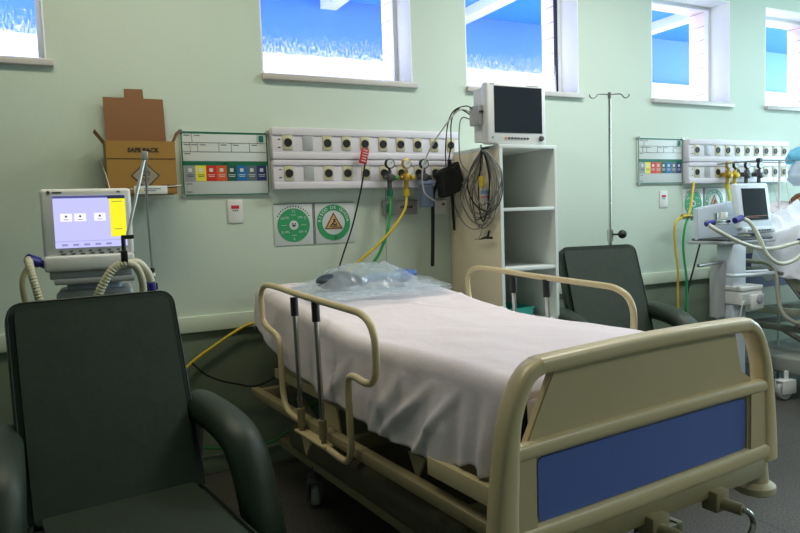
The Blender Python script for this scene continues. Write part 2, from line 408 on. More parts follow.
FB_OUT = [(-0.585, 0.40), (-0.583, 0.52), (-0.570, 0.66), (-0.548, 0.75), (-0.520, 0.825), (-0.492, 0.868), (-0.455, 0.893), (-0.40, 0.902),
          (0.0, 0.910), (0.40, 0.902), (0.445, 0.893), (0.482, 0.868), (0.508, 0.825), (0.540, 0.75), (0.560, 0.66), (0.570, 0.52), (0.570, 0.40)]
def sweep(b, path, aw, dep, y0=0.0, n=18, sub=5, e=0.62):
    """rounded-rectangle section swept along a path in the xz plane; aw = in-plane half widths"""
    P = smooth_path([(x, y0, z) for x, z in path], sub); rings = []
    for i, p in enumerate(P):
        d = (P[min(i+1, len(P)-1)]-P[max(i-1, 0)]).normalized(); nn = Vector((-d.z, 0, d.x))
        f = i/(len(P)-1)*(len(aw)-1); k = min(int(f), len(aw)-2); a = aw[k]+(aw[k+1]-aw[k])*(f-k)
        ring = []
        for q in range(n):
            t = 2*math.pi*q/n; c, s_ = math.cos(t), math.sin(t)
            ring.append(b.bm.verts.new(p+nn*a*math.copysign(abs(c)**e, c)+Vector((0, 1, 0))*dep*math.copysign(abs(s_)**e, s_)))
        rings.append(ring)
    for A, B in zip(rings, rings[1:]):
        for k in range(n): b._f([A[k], A[(k+1) % n], B[(k+1) % n], B[k]])
    b._f(rings[0][::-1]); b._f(rings[-1])
def footboard(parent):
    # heavy moulded outer frame: rounded section swept along the outline, wide at the sides, slim over the top
    path = [(-0.545, 0.440), (-0.543, 0.53), (-0.533, 0.65), (-0.520, 0.75), (-0.497, 0.815), (-0.470, 0.856), (-0.435, 0.876), (-0.38, 0.881),
            (0.0, 0.888), (0.38, 0.882), (0.428, 0.876), (0.461, 0.855), (0.486, 0.815), (0.510, 0.75), (0.524, 0.65), (0.534, 0.53), (0.537, 0.440)]
    b = MB(); sweep(b, path, [0.040, 0.032, 0.022, 0.019, 0.021, 0.022, 0.021, 0.019, 0.022, 0.032, 0.040], 0.030)
    f = b.build('footboard_frame', beige, parent, ang=50)
    b = MB()
    sweep(b, [(-0.53, 0.682), (-0.25, 0.686), (0.25, 0.686), (0.515, 0.682)], [0.021, 0.021], 0.018, -0.010, e=0.8)
    b.build('footboard_rib', beige, parent, ang=50)
    b = MB()
    sweep(b, [(-0.525, 0.474), (-0.25, 0.470), (0.25, 0.470), (0.515, 0.474)], [0.026, 0.026], 0.020, -0.010, e=0.8)
    b.build('footboard_rib', beige, parent, ang=50)
    b = MB()
    b.prism([(-0.474, 0.69), (-0.467, 0.705), (-0.372, 0.880), (0.362, 0.880), (0.400, 0.740), (0.45, 0.712), (0.45, 0.69)], -0.008, 0.016, bev=0.004)
    b.prism([(-0.445, 0.45), (0.42, 0.45), (0.42, 0.69), (-0.445, 0.69)], -0.006, 0.02)
    b.prism([(-0.535, 0.43), (-0.448, 0.45), (-0.448, 0.69), (-0.52, 0.69)], -0.022, 0.022, bev=0.008, seg=3)
    b.prism([(0.53, 0.43), (0.418, 0.45), (0.418, 0.69), (0.515, 0.69)], -0.022, 0.022, bev=0.008, seg=3)
    b.build('footboard_panel', beige_pan, parent)
    b = MB(); c = 0.018
    pts = []
    for cx, cz, a0 in ((0.414-c, 0.497+c, -90), (0.414-c, 0.658-c, 0), (-0.440+c, 0.658-c, 90), (-0.440+c, 0.497+c, 180)):
        for k in range(5): a = R(a0+k*22.5); pts.append((cx+c*math.cos(a), cz+c*math.sin(a)))
    b.prism(pts, -0.0105, -0.004, bev=0.001, seg=1); b.build('inset_panel', blue_pan, parent)
    return f

RAIL_PATH = [(1.0, 0.943), (1.221, 0.952), (1.50, 0.966), (1.60, 0.958), (1.640, 0.925), (1.646, 0.88), (1.632, 0.81), (1.60, 0.787), (1.546, 0.774),
             (1.478, 0.757), (1.452, 0.715), (1.447, 0.62), (1.439, 0.519), (1.410, 0.470), (1.36, 0.452), (1.25, 0.446)]
RAIL_PATH_F = [(1.0, 0.943), (0.80, 0.936), (0.735, 0.930), (0.680, 0.906), (0.652, 0.86), (0.648, 0.80), (0.655, 0.745), (0.680, 0.715), (0.725, 0.706), (0.80, 0.712),
               (0.838, 0.700), (0.848, 0.66), (0.845, 0.56), (0.842, 0.462), (0.855, 0.42), (0.90, 0.395), (1.05, 0.403)]
def guard_rail(bed, u, dv, posts, sgn, dz=0.0):
    P = RAIL_PATH[::-1] + RAIL_PATH_F[1:]
    b = MB(); b.tube([(u, v+dv, z+dz) for v, z in P], 0.0125, n=12, sub=4)
    g = b.build('guard_rail', beige, bed)
    for v in posts:
        b = MB(); b.cyl((u, v, 0.47), (u, v+0.02, 0.90+dz), 0.0095, n=14); p = b.build('telescopic_post', chrome, g)
        b = MB(); b.cyl((u, v+0.018, 0.865+dz), (u, v+0.021, 0.938+dz), 0.0155, n=14); b.build('post_collar', black_pl, p)
        b = MB(); b.cyl((u, v-0.002, 0.43), (u, v, 0.50), 0.016, n=14); b.cyl((u, v-0.004, 0.40), (u, v-0.002, 0.43), 0.010, n=12); b.build('post_sleeve', beige_dk, p)
    vm = sum(posts)/2
    b = MB(); u2 = u-sgn*0.075
    b.box(min(u-0.02, u+0.02), max(u-0.02, u+0.02), vm-0.14, vm+0.13, 0.402, 0.412, 0.002)
    b.box(min(u, u2), max(u, u2), vm-0.12, vm+0.10, 0.40, 0.41)
    b.prism([(vm-0.10, 0.41), (vm+0.08, 0.41), (vm+0.06, 0.53), (vm-0.07, 0.53)], u2-0.004, u2+0.004, plane='yz')
    b.prism([(vm+0.0, 0.40), (vm+0.10, 0.40), (vm+0.06, 0.32)], u-0.004, u+0.004, plane='yz')
    b.build('rail_bracket', beige, g)
    return g

def bed_chassis(bed, base_cover=True, casters=True, beige=beige, beige_dk=beige_dk):
    b = MB()
    for s in (-1, 1):
        b.box(s*0.36-0.022, s*0.36+0.022, 0.04, 1.84, 0.495, 0.540, 0.004)            # platform side beam
    for v in (0.06, 0.55, 1.0, 1.5, 1.80): b.box(-0.37, 0.37, v-0.02, v+0.02, 0.50, 0.54, 0.003)
    b.box(-0.47, 0.47, 0.02, 0.14, 0.515, 0.545, 0.003)
    for s in (-1, 1): b.box(s*0.46-0.012, s*0.46+0.012, 0.02, 0.42, 0.490, 0.545, 0.004)
    b.build('platform_frame', beige, bed)
    b = MB()
    for s in (-1, 1):
        b.box(s*0.455-0.02, s*0.455+0.02, -0.0, 1.92, 0.405, 0.445, 0.006)
        b.prism([(0.10, 0.50), (0.26, 0.50), (0.17, 0.42), (0.13, 0.42)], s*0.42-0.004, s*0.42+0.004, plane='yz')
        b.prism([(0.50, 0.50), (0.60, 0.50), (0.55, 0.42)], s*0.42-0.004, s*0.42+0.004, plane='yz')
    for v in (0.02, 1.0, 1.90): b.box(-0.45, 0.45, v-0.02, v+0.02, 0.385, 0.435, 0.004)
    b.build('lower_rails', beige_dk, bed)
    b = MB()
    for s in (-1, 1):
        b.tube([(s*0.30, 0.30, 0.40), (s*0.30, 0.70, 0.20)], 0.018, n=10, smooth=False)
        b.tube([(s*0.30, 1.75, 0.40), (s*0.30, 1.30, 0.20)], 0.018, n=10, smooth=False)
        b.box(s*0.36-0.02, s*0.36+0.02, 0.18, 1.82, 0.165, 0.205, 0.004)
    b.box(-0.36, 0.36, 0.18, 0.22, 0.165, 0.205, 0.004); b.box(-0.36, 0.36, 1.78, 1.82, 0.165, 0.205, 0.004)
    b.tube([(0, 0.10, 0.40), (0, 0.9, 0.33)], 0.012, n=8, smooth=False)
    b.cyl((-0.1, 0.15, 0.40), (-0.1, 0.95, 0.36), 0.02)
    b.build('base_frame', beige_dk, bed)
    if base_cover:
        b = MB(); b.box(-0.41, 0.41, 0.30, 1.66, 0.205, 0.325, 0.045, 4); b.build('base_cover', mat('base_cover_plastic', (92, 86, 66), 0.5), bed)
    for s in ((-1, 1) if casters else ()):
        caster(bed, s*0.37, 1.45, grey_pl, rot=0.5*s)
        caster(bed, s*0.37, 0.30, grey_pl, rot=-0.4*s)

def build_bed():
    bed = thing('hospital_bed', 'beige hospital bed with blue footboard inset, empty in front of the tall shelf unit', 'bed', (1.431, -2.05, 0), R(5))
    footboard(bed)
    bed_chassis(bed)
    # foot end bar, cranks and bumpers
    b = MB(); b.box(-0.50, 0.50, -0.025, 0.025, 0.395, 0.452, 0.006)
    b.box(-0.02-0.05, -0.02+0.02, -0.05, 0.0, 0.35, 0.42, 0.004); b.box(0.21, 0.27, -0.05, 0.0, 0.36, 0.42, 0.004)
    b.build('end_bar', beige_dk, bed)
    for u in (-0.30, -0.045, 0.235):
        b = MB(); b.cyl((u, -0.02, 0.385), (u+0.02, -0.10, 0.378), 0.017, n=16); c = b.build('crank', beige_dk, bed)
        b = MB(); b.tube([(u+0.02, -0.09, 0.380), (u+0.024, -0.118, 0.374), (u+0.032, -0.125, 0.345), (u+0.012, -0.125, 0.305), (u+0.006, -0.128, 0.27), (u+0.006, -0.15, 0.26)], 0.0085, n=10, sub=4); b.build('crank_handle', chrome, c)
    for s in (-1, 1):
        b = MB(); u = 0.515 if s > 0 else -0.52
        b.lathe([(0.036, 0.0), (0.042, -0.075), (0.05, -0.08), (0.062, -0.088), (0.062, -0.106), (0.052, -0.114)], (u, 0.02, 0.442)); b.build('corner_bumper', mat('bumper_plastic', (196, 184, 150), 0.45), bed)
    guard_rail(bed, -0.50, 0.0, (1.262, 1.065), -1)
    guard_rail(bed, 0.50, -0.175, (1.115, 0.905), 1, 0.012)
    # backrest section (slightly raised) and mattress
    b = MB(); b.box(-0.40, 0.40, 0.0, 0.90, -0.02, 0.0, 0.004, M=Matrix.Translation((0, 1.0, 0.585)) @ Matrix.Rotation(R(8), 4, 'X')); b.build('backrest_panel', beige_pan, bed)
    b = MB(); b.box(-0.40, 0.40, 0.06, 1.0, 0.546, 0.566, 0.004); b.build('platform_panel', beige_pan, bed)
    def top(v): return ztop(v)-0.012
    b = MB()
    prof = [(0.10, 0.57)] + [(v, top(v)) for v in (0.10, 0.3, 0.5, 0.7, 0.9, 1.02, 1.15, 1.3, 1.5, 1.7, 1.86, 1.90)] + [(1.91, 0.74), (1.0, 0.59)]
    b.prism(prof, -0.405, 0.405, plane='yz', bev=0.02, seg=3); b.build('mattress', mattress_m, bed)
    return bed
def ztop(v):
    if v < 0.3: z = 0.80+0.018*math.sin(v/0.3*math.pi/2)
    elif v < 1.0: z = 0.818-0.006*(v-0.3)/0.7
    else: z = 0.812
    t = max(0.0, v-0.98)
    z += 0.118*min(1.0, t/0.95)**1.05
    return z
bed = build_bed()

def build_sheet():
    HEM = [(0.0, 0.66), (0.09, 0.60), (0.14, 0.568), (0.19, 0.548), (0.245, 0.57), (0.30, 0.552), (0.38, 0.555), (0.55, 0.565), (0.8, 0.572), (1.0, 0.585), (1.26, 0.613), (1.5, 0.65), (1.67, 0.69), (1.81, 0.752), (2.0, 0.80)]
    def hem(v):
        for (a, za), (c, zc) in zip(HEM, HEM[1:]):
            if v <= c: return za+(zc-za)*(v-a)/(c-a)
        return HEM[-1][1]
    def fn(s, t):
        v = 0.075+t*1.845
        zt = ztop(v); W = 0.425; rad = 0.05
        side = -1 if s < 0.5 else 1
        drop = max(0.05, zt-rad-hem(v)+0.038*min(1, max(0, (v-0.25)/0.2))) if side < 0 else max(0.05, zt-rad-0.60)
        half = (W-rad)+rad*math.pi/2+drop
        d = abs(s-0.5)*2*half
        if d < W-rad: u, z, k = d, zt, 0
        elif d < W-rad+rad*math.pi/2:
            a = (d-(W-rad))/rad; u, z, k = W-rad+rad*math.sin(a), zt-rad+rad*math.cos(a), 0
        else:
            k = (d-(W-rad+rad*math.pi/2)); u = W+0.06*k; z = zt-rad-k
        # gentle crown, wrinkles and hanging folds
        p = Vector((u*side*3.1, v*2.3, 0.3))
        n = noise.noise(p)*0.008+noise.noise(p*2.7+Vector((5, 1, 0)))*0.004
        # long soft creases lying diagonally
        cr = math.exp(-((v*0.8+u*side*0.7-1.12+0.05*math.sin(u*9))/0.012)**2)*0.006+math.exp(-((v-0.25*u*side-1.28)/0.015)**2)*0.005
        f = noise.noise(Vector((v*6.5, side*4, 0.0)))*1.2+noise.noise(Vector((v*15, side*9, k*2)))*0.6
        dg = 0.0
        for (va, sl, wv, am) in ((0.30, 0.9, 0.020, 0.020), (0.42, 1.2, 0.028, 0.024), (0.60, 0.7, 0.035, 0.018), (0.78, -0.6, 0.03, 0.016), (0.95, 0.8, 0.03, 0.014), (1.25, -0.7, 0.03, 0.012)):
            dg += am*math.exp(-((v-va-sl*k)/wv)**2)
        near = max(0.0, 1-abs(v-0.2)/0.22)
        f2 = math.sin(v*70+1.2)*near*0.8
        amp = min(1.0, k/0.14)
        u2 = u+amp*(0.020*f+0.014*f2+0.010+dg)
        if k == 0 and d > W*0.7: u2 += 0.004*noise.noise(Vector((v*8, side*2, 0)))
        z2 = z+(n+cr if k == 0 else n*0.4)
        if k == 0: z2 += 0.010*math.exp(-((v-0.55)/0.35)**2)*(1-(u/0.45)**2)
        v2 = v+0.008*noise.noise(Vector((u*5, z*9, v*3)))*(1 if k > 0 else 0)
        # foot end tucked down behind the footboard
        if v < 0.105: z2 -= (0.105-v)*1.3
        return Vector((side*u2, v2, z2))
    b = MB(); b.grid(fn, 150, 150)
    # drop at the two ends
    def foot(s, t):
        base = fn(s, 0.0); q = Vector(base)
        q.z = base.z-(base.z-0.60)*t*(1 if abs(s-0.5) < 0.33 else 0.0); q.y = base.y+0.006*math.sin(s*60)*t
        return q
    b.grid(foot, 150, 6)
    def head(s, t):
        base = fn(s, 1.0); q = Vector(base)
        q.z = base.z-0.16*t*(1 if abs(s-0.5) < 0.34 else 0.15); q.y = base.y+0.012+0.008*math.sin(s*40)*t
        return q
    b.grid(head, 150, 6)
    o = b.build('bed_sheet', sheet_m, None, ang=80)
    o.location = (1.431, -2.05, 0); o.rotation_euler = (0, 0, R(5))
    md = o.modifiers.new('thickness', 'SOLIDIFY'); md.thickness = 0.002; md.offset = 1
    tag(o, 'rumpled white sheet draped over the empty beige bed', 'bed sheet')
build_sheet()

# plastic bag with breathing kit on the head of the bed (bed-local coordinates via the same frame)
BEDM = Matrix.Translation((1.431, -2.05, 0)) @ Matrix.Rotation(R(5), 4, 'Z')
def bag_on_bed():
    t = thing('plastic_bag', 'clear plastic bag holding grey and blue tubing kit on the head of the bed', 'bag', BEDM @ Vector((0.03, 1.62, 0.905)), R(5)-R(9)); t.rotation_euler = (R(4), 0, R(-4))
    def top(s, q):
        x = (s-0.5)*0.70; y = (q-0.5)*0.46+0.14*(s-0.5)
        y *= 1-0.35*abs(s-0.45)
        y += 0.05*math.sin(s*5)
        h = 0.085*math.exp(-((x+0.02)/0.23)**4)*max(0, 1-(abs(q-0.5)/0.42)**2.2)
        p = Vector((x*9, y*9, 1.0))
        edge = min(s, 1-s, q, 1-q)
        z = h*1.2+0.014*noise.noise(p)*min(1, edge*8)+0.014*abs(noise.noise(p*2.6))*min(1, edge*8)+0.030*max(0, 0.12-edge)*(1+noise.noise(p*1.5))*6*0.3
        return Vector((x, y, max(0.004, z+0.012)))
    b = MB(); b.grid(top, 70, 46); o = b.build('film', bag_m, t, ang=25)
    def low(s, q):
        v = top(s, q); return Vector((v.x*1.02, v.y*1.05, 0.003+0.25*max(0, v.z-0.03)*0+0.004*abs(noise.noise(Vector((s*9, q*9, 3))))))
    b = MB(); b.grid(low, 50, 30); b.build('under_film', bag_m, t, ang=25)
    # loose skirt of film hanging towards the near side
    def skirt(s, q):
        x = -0.28+s*0.42; y = -0.15-q*0.15-0.02*math.sin(s*7); z = 0.022-0.010*q+0.012*abs(noise.noise(Vector((s*6, q*5, 8))))
        return Vector((x, y, z))
    b = MB(); b.grid(skirt, 30, 12); b.build('bag_mouth', bag_m, t, ang=25)
    kit = mat('smoke_grey_rubber', (52, 64, 84), 0.4, var=0.3, scale=30); kb = mat('blue_kit', (74, 104, 168), 0.4, var=0.25, scale=40)
    b = MB(); b.sphere((-0.18, -0.01, 0.045), 0.085, 0.075, 0.038); b.tube([(-0.22, 0.02, 0.06), (-0.12, 0.04, 0.07), (-0.05, 0.0, 0.04), (-0.13, -0.05, 0.03)], 0.014, rib=0.008); b.build('breathing_bag', kit, t, 'dark grey rubber breathing bag')
    b = MB(); b.tube([(-0.05, 0.0, 0.03), (0.04, 0.03, 0.045), (0.12, -0.01, 0.045), (0.18, 0.03, 0.05)], 0.022, rib=0.009, n=14); b.build('tubing', mat('pale_blue_tubing', (150, 176, 206), 0.4), t)
    b = MB(); b.sphere((0.18, 0.02, 0.045), 0.05, 0.045, 0.033); b.cyl((0.20, 0.02, 0.05), (0.25, 0.04, 0.05), 0.018); b.build('valve', kb, t, 'blue valve')
bag_on_bed()

# ------------------------------------------------------------------ recliners
def pad(b, poly, x0, x1, bev):
    b.prism(poly, x0, x1, plane='yz', bev=bev, seg=4)
def rounded(pts, r, n=4):
    out = []; k = len(pts)
    for i in range(k):
        p = Vector(pts[i]); a = (Vector(pts[i-1])-p); c = (Vector(pts[(i+1) % k])-p)
        rr = min(r, a.length*0.45, c.length*0.45); A = p+a.normalized()*rr; Cc = p+c.normalized()*rr
        for j in range(n+1):
            t = j/n; q = A*(1-t)**2+p*2*t*(1-t)+Cc*t*t; out.append((q.x, q.y))
    return out
def make_recliner(label, loc, rot):
    t = thing('recliner_chair', label, 'chair', loc, rot)
    # faces -y; back leans towards +y
    Mb = Matrix.Translation((0, 0.0, 0.45)) @ Matrix.Rotation(-math.atan2(0.22, 0.58), 4, 'X')
    b = MB()
    pts = rounded([(-0.245, -0.03), (-0.245, 0.10), (-0.240, 0.622), (0.240, 0.622), (0.245, 0.10), (0.245, -0.03)], 0.05, 6)
    b.prism(pts, 0.0, 0.090, plane='xz', bev=0.022, seg=4, M=Mb)
    bk = b.build('backrest', vinyl, t)
    for v in bk.data.vertices:   # padded crown and shallow creases
        q = Mb.inverted() @ v.co
        if q.y < 0.03:
            q.y -= 0.0
            v.co = Mb @ q
    b = MB(); ring = [(x*0.985, 0.012, z) for x, z in pts]; b.tube([Vector(p) for p in ring]+[Vector(ring[0])], 0.003, n=8, smooth=False)
    for v in b.bm.verts: v.co = Mb @ v.co
    b.build('piping', piping_m, bk)
    b = MB(); sp = rounded([(-0.245, -0.56), (-0.235, 0.03), (0.235, 0.03), (0.245, -0.56)], 0.05, 5)
    b.prism(sp, 0.34, 0.465, plane='xy', bev=0.03, seg=4); st = b.build('seat', vinyl, t)
    b = MB(); ring = [(x*0.99, y, 0.445) for x, y in sp]; b.tube([Vector(p) for p in ring]+[Vector(ring[0])], 0.005, n=8, smooth=False); b.build('piping', piping_m, st)
    for s in (-1, 1):
        b = MB()
        P = [(s*0.280, 0.17, 0.652), (s*0.287, 0.08, 0.652), (s*0.297, -0.05, 0.640), (s*0.304, -0.135, 0.615), (s*0.310, -0.178, 0.575), (s*0.316, -0.215, 0.50), (s*0.322, -0.260, 0.36), (s*0.325, -0.285, 0.24), (s*0.325, -0.295, 0.15)]
        b.tube(P, 0.060, n=20, sub=5, flat=0.82)
        b.build('armrest', vinyl, t)
        b = MB(); b.tube([(s*0.30, -0.29, 0.14), (s*0.30, -0.29, 0.02), (s*0.30, 0.36, 0.02), (s*0.285, 0.22, 0.45), (s*0.285, 0.16, 0.62)], 0.014, n=10, smooth=False)
        b.tube([(s*0.30, -0.3, 0.33), (s*0.29, 0.22, 0.36)], 0.012, n=8, smooth=False)
        b.build('side_frame', steel, t)
    b = MB(); lp = rounded([(-0.265, 0.0), (0.265, 0.0), (0.265, 0.42), (-0.265, 0.42)], 0.06, 5)
    b.prism(lp, -0.04, 0.04, plane='xz', bev=0.028, seg=4, M=Matrix.Translation((0, -0.79, 0.03)) @ Matrix.Rotation(R(-24), 4, 'X')); b.build('leg_rest', vinyl, t)
    b = MB(); b.tube([(-0.30, 0.32, 0.02), (0.30, 0.32, 0.02)], 0.012, n=8, smooth=False); b.tube([(-0.29, -0.1, 0.335), (0.29, -0.1, 0.335)], 0.012, n=8, smooth=False); b.build('cross_bars', steel, t)
    return t
make_recliner('dark green vinyl recliner in the left foreground, in front of the lit ventilator', (0.125, -1.32, 0), R(7))
make_recliner('dark green vinyl recliner behind the bed, beside the tall white shelf unit', (2.725, -0.62, 0), R(-14))

# ------------------------------------------------------------------ wall equipment (repeats every 2.95 m)
DX = 2.945
def make_board(x0, label):
    t = thing('patient_board', label, 'board', (x0, 0, 1.365+(0.028 if x0 > 3 else 0)), 0, 'patient boards')
    W, H = 0.425, 0.312
    b = MB(); b.box(0, W, -0.012, -0.004, 0, H, 0.002); b.build('panel', board_w, t)
    b = MB(); y0, y1 = -0.0135, -0.012
    for (xa, xb, za, zb) in [(0.004, W-0.004, H-0.013, H-0.004), (0.004, W-0.004, 0.004, 0.010), (0.004, 0.010, 0.008, H-0.01), (W-0.010, W-0.004, 0.008, H-0.01), (0.008, W-0.008, 0.147, 0.168)]:
        b.box(xa, xb, y0, y1, za, zb)
    b.build('green_border', green_ink, t)
    b = MB()
    for (xa, xb, za, zb) in [(0.012, W-0.012, 0.255, 0.2565), (0.012, W-0.012, 0.212, 0.2135), (0.055, 0.0565, 0.256, 0.298), (0.045, 0.0465, 0.213, 0.256), (0.08, 0.0815, 0.213, 0.256), (0.18, 0.1815, 0.213, 0.256), (0.24, 0.2415, 0.213, 0.256), (0.33, 0.3315, 0.213, 0.256), (0.37, 0.3715, 0.256, 0.298)]:
        b.box(xa, xb, y0, y1, za, zb)
    b.build('form_lines', ink, t)
    b = MB()
    for (xa, z) in [(0.018, 0.290), (0.065, 0.290), (0.018, 0.246), (0.05, 0.246), (0.09, 0.246), (0.19, 0.246), (0.25, 0.246), (0.34, 0.246), (0.018, 0.204), (0.19, 0.155), (0.018, 0.060), (0.018, 0.022)]:
        b.box(xa, xa+0.028, y0, y1, z-0.002, z+0.002)
    b.build('small_print', inkg, t)
    b = MB(); b.box(0.378, 0.402, y0, y1, 0.262, 0.294); b.build('emblem', mat('emblem_teal', (24, 120, 110), 0.4), t)
    cols = [(150, 152, 160), (226, 220, 70), (204, 40, 34), (214, 84, 40), (24, 84, 66), (20, 104, 170), (90, 104, 110), (40, 44, 110)]
    for k, c in enumerate(cols):
        xa = 0.015+k*0.0494
        b = MB(); b.box(xa, xa+0.0494, y0, y1, 0.073, 0.147); s = b.build('colour_field', mat('field_%d' % k, c, 0.4, var=0.03), t)
        b = MB(); b.box(xa+0.016, xa+0.033, y0-0.0006, y0, 0.117, 0.134); b.build('tick_square', board_w, s)
        b = MB(); b.box(xa+0.008, xa+0.042, y0-0.0005, y0, 0.101, 0.104); b.box(xa+0.011, xa+0.039, y0-0.0005, y0, 0.093, 0.096); b.build('field_print', ink if k in (0, 1) else board_w, s)
    for (x, z) in ((0.004, 0.004), (W-0.004, 0.004), (0.004, H-0.004), (W-0.004, H-0.004)):
        b = MB(); b.cyl((x, 0, z), (x, -0.02, z), 0.009, n=16); b.build('standoff_cap', chrome, t)
    return t
make_board(0.557, 'green-bordered patient board with coloured fields, right of the cardboard bin')
make_board(0.557+DX, 'green-bordered patient board with coloured fields, right of the IV pole')

def outlet_panel(x0, label):
    t = thing('gas_outlet_panel', label, 'wall panel', (x0, 0, 1.392), 0, 'gas outlet panels')
    W = 1.085
    b = MB()
    b.box(0, W, -0.055, 0, 0.150, 0.306, 0.006); b.box(0, W, -0.055, 0, 0, 0.146, 0.006)
    b.box(0, W, -0.062, -0.05, 0.268, 0.306, 0.004); b.box(0, W, -0.062, -0.05, 0.150, 0.182, 0.004)
    b.box(0, W, -0.062, -0.05, 0.118, 0.146, 0.004); b.box(0, W, -0.064, -0.05, 0.0, 0.034, 0.004)
    b.build('trunking', panel_w, t)
    for row, zc in ((0, 0.232), (1, 0.079)):
        for k in range(10):
            xc = 0.080+k*0.1055
            blank = (k == 1)
            b = MB(); b.box(xc-0.026, xc+0.026, -0.060, -0.054, zc-0.036, zc+0.036, 0.002)
            p = b.build('outlet_plate', grey_pl if blank else socket_pl, t)
            if blank: continue
            b = MB(); b.lathe([(0.0205, 0), (0.0205, 0.004), (0.017, 0.005), (0.017, 0.002), (0.006, 0.002)], (xc, -0.060, zc), (0, -1, 0), 24)
            b.build('socket', black_pl, p)
    for k in range(2):
        b = MB()
        for j in range(3): b.box(0.03, 0.042, -0.0565, -0.055, 0.205+k*0.04-0.155*0+0.0, 0.210+k*0.04)
        b.box(0.03, 0.042, -0.0565, -0.055, 0.055+k*0.04, 0.060+k*0.04)
        b.build('print_mark', ink, t)
    return t
pan = outlet_panel(0.990, 'white two-row gas and power outlet panel behind the empty bed')
pan2 = copy_tree(pan, label='white two-row gas and power outlet panel above the occupied bed'); pan2.location.x = 0.990+DX

def ring_text(t, body, r, cx, cz, y, size, m, a0, step):
    it = []
    for i, ch in enumerate(body):
        a = R(a0-i*step)
        if ch != ' ': it.append((ch, Matrix.Translation((cx+r*math.cos(a), y, cz+r*math.sin(a))) @ Matrix.Rotation(-(a-math.pi/2), 4, 'Y') @ Matrix.Rotation(R(90), 4, 'X')))
    letters(it, size, t, m, 0.0004)
def clock_sign(x0, label):
    t = thing('turning_clock_sign', label, 'sign', (x0, 0, 1.108+(0.042 if x0 > 3 else 0)), 0, 'green clock signs')
    b = MB(); b.box(0, 0.212, -0.005, 0, 0, 0.214, 0.001); b.build('plate', board_w, t)
    b = MB(); b.cyl((0.104, -0.005, 0.102), (0.104, -0.007, 0.102), 0.086, n=48); b.build('dial', green_lt, t)
    b = MB(); b.cyl((0.104, -0.007, 0.102), (0.104, -0.0085, 0.102), 0.024, n=32)
    for k in range(8):
        a = R(k*45); c = Vector((0.104+0.052*math.cos(a), 0, 0.102+0.052*math.sin(a)))
        b.box(c.x-0.013, c.x+0.013, -0.0082, -0.007, c.z-0.0012, c.z+0.0012)
        if k % 2: b.box(c.x-0.01, c.x+0.01, -0.0082, -0.007, c.z+0.005, c.z+0.007)
    b.build('dial_print', board_w, t)
    b = MB(); b.box(0.096, 0.112, -0.0095, -0.0085, 0.094, 0.104, 0.001); b.cyl((0.097, -0.0085, 0.109), (0.097, -0.0095, 0.109), 0.004); b.cyl((0.111, -0.0085, 0.109), (0.111, -0.0095, 0.109), 0.004); b.build('centre_mark', ink, t)
    letters([(s, Matrix.Translation((0.104+0.071*math.cos(R(a)), -0.0075, 0.102+0.071*math.sin(R(a)))) @ Matrix.Rotation(R(90), 4, 'X')) for s, a in (('12', 90), ('2', 30), ('4', -30), ('6', -90), ('8', -150), ('10', 150))], 0.020, t, board_w)
    b = MB()
    for k in range(15):
        a = R(150-k*8.6); b.box(-0.003, 0.003, -0.006, -0.005, -0.0035, 0.0035, M=Matrix.Translation((0.104+0.096*math.cos(a), 0, 0.102+0.096*math.sin(a))) @ Matrix.Rotation(-(a-math.pi/2), 4, 'Y'))
    b.build('rim_print', ink, t)
    b = MB(); b.box(0.0, 0.212, -0.007, -0.005, 0.2095, 0.214); b.box(0.208, 0.212, -0.007, -0.005, 0, 0.21); b.build('edge', inkg, t)
def fall_sign(x0, label):
    t = thing('fall_risk_sign', label, 'sign', (x0, 0, 1.108+(0.042 if x0 > 3 else 0)), 0, 'fall risk signs')
    b = MB(); b.box(0, 0.225, -0.005, 0, 0, 0.214, 0.001); b.build('plate', board_w, t)
    cx, cz = 0.106, 0.108
    b = MB(); b.ring((cx, -0.005, cz), 0.064, 0.094, 0.002, n=48); b.build('ring', green_lt, t)
    ring_text(t, 'RISCO DE QUEDA', 0.079, cx, cz-0.0, -0.0075, 0.023, board_w, 172, 12.6)
    b = MB(); tri = lambda s: [(cx-0.052*s, cz-0.03*s-0.004), (cx+0.052*s, cz-0.03*s-0.004), (cx, cz+0.058*s-0.004)]
    b.prism(tri(1.0), -0.0065, -0.005); b.build('triangle', mat('brown_triangle', (120, 78, 50), 0.5), t)
    b = MB(); b.prism(tri(0.76), -0.0075, -0.0065); b.build('triangle_field', mat('sign_tan', (214, 170, 110), 0.5), t)
    b = MB(); b.cyl((cx+0.004, -0.0075, cz+0.014), (cx+0.004, -0.009, cz+0.014), 0.006, n=14)
    b.tube([(cx+0.002, -0.0082, cz+0.008), (cx-0.008, -0.0082, cz-0.006), (cx-0.018, -0.0082, cz-0.014)], 0.003, n=6); b.tube([(cx-0.008, -0.0082, cz-0.006), (cx+0.010, -0.0082, cz-0.012), (cx+0.018, -0.0082, cz-0.004)], 0.003, n=6)
    b.tube([(cx+0.002, -0.0082, cz+0.005), (cx+0.014, -0.0082, cz+0.002)], 0.0025, n=6); b.tube([(cx-0.026, -0.0082, cz-0.020), (cx+0.028, -0.0082, cz-0.020)], 0.002, n=6, smooth=False)
    b.build('falling_figure', ink, t)
    b = MB(); b.tube([(cx+0.006, -0.0078, cz-0.07), (cx+0.012, -0.0078, cz-0.078), (cx+0.004, -0.0078, cz-0.086)], 0.002, n=6); b.build('ring_mark', ink, t)
    b = MB(); b.box(0.0, 0.225, -0.007, -0.005, 0.2095, 0.214); b.box(0.0, 0.004, -0.007, -0.005, 0, 0.21); b.build('edge', inkg, t)
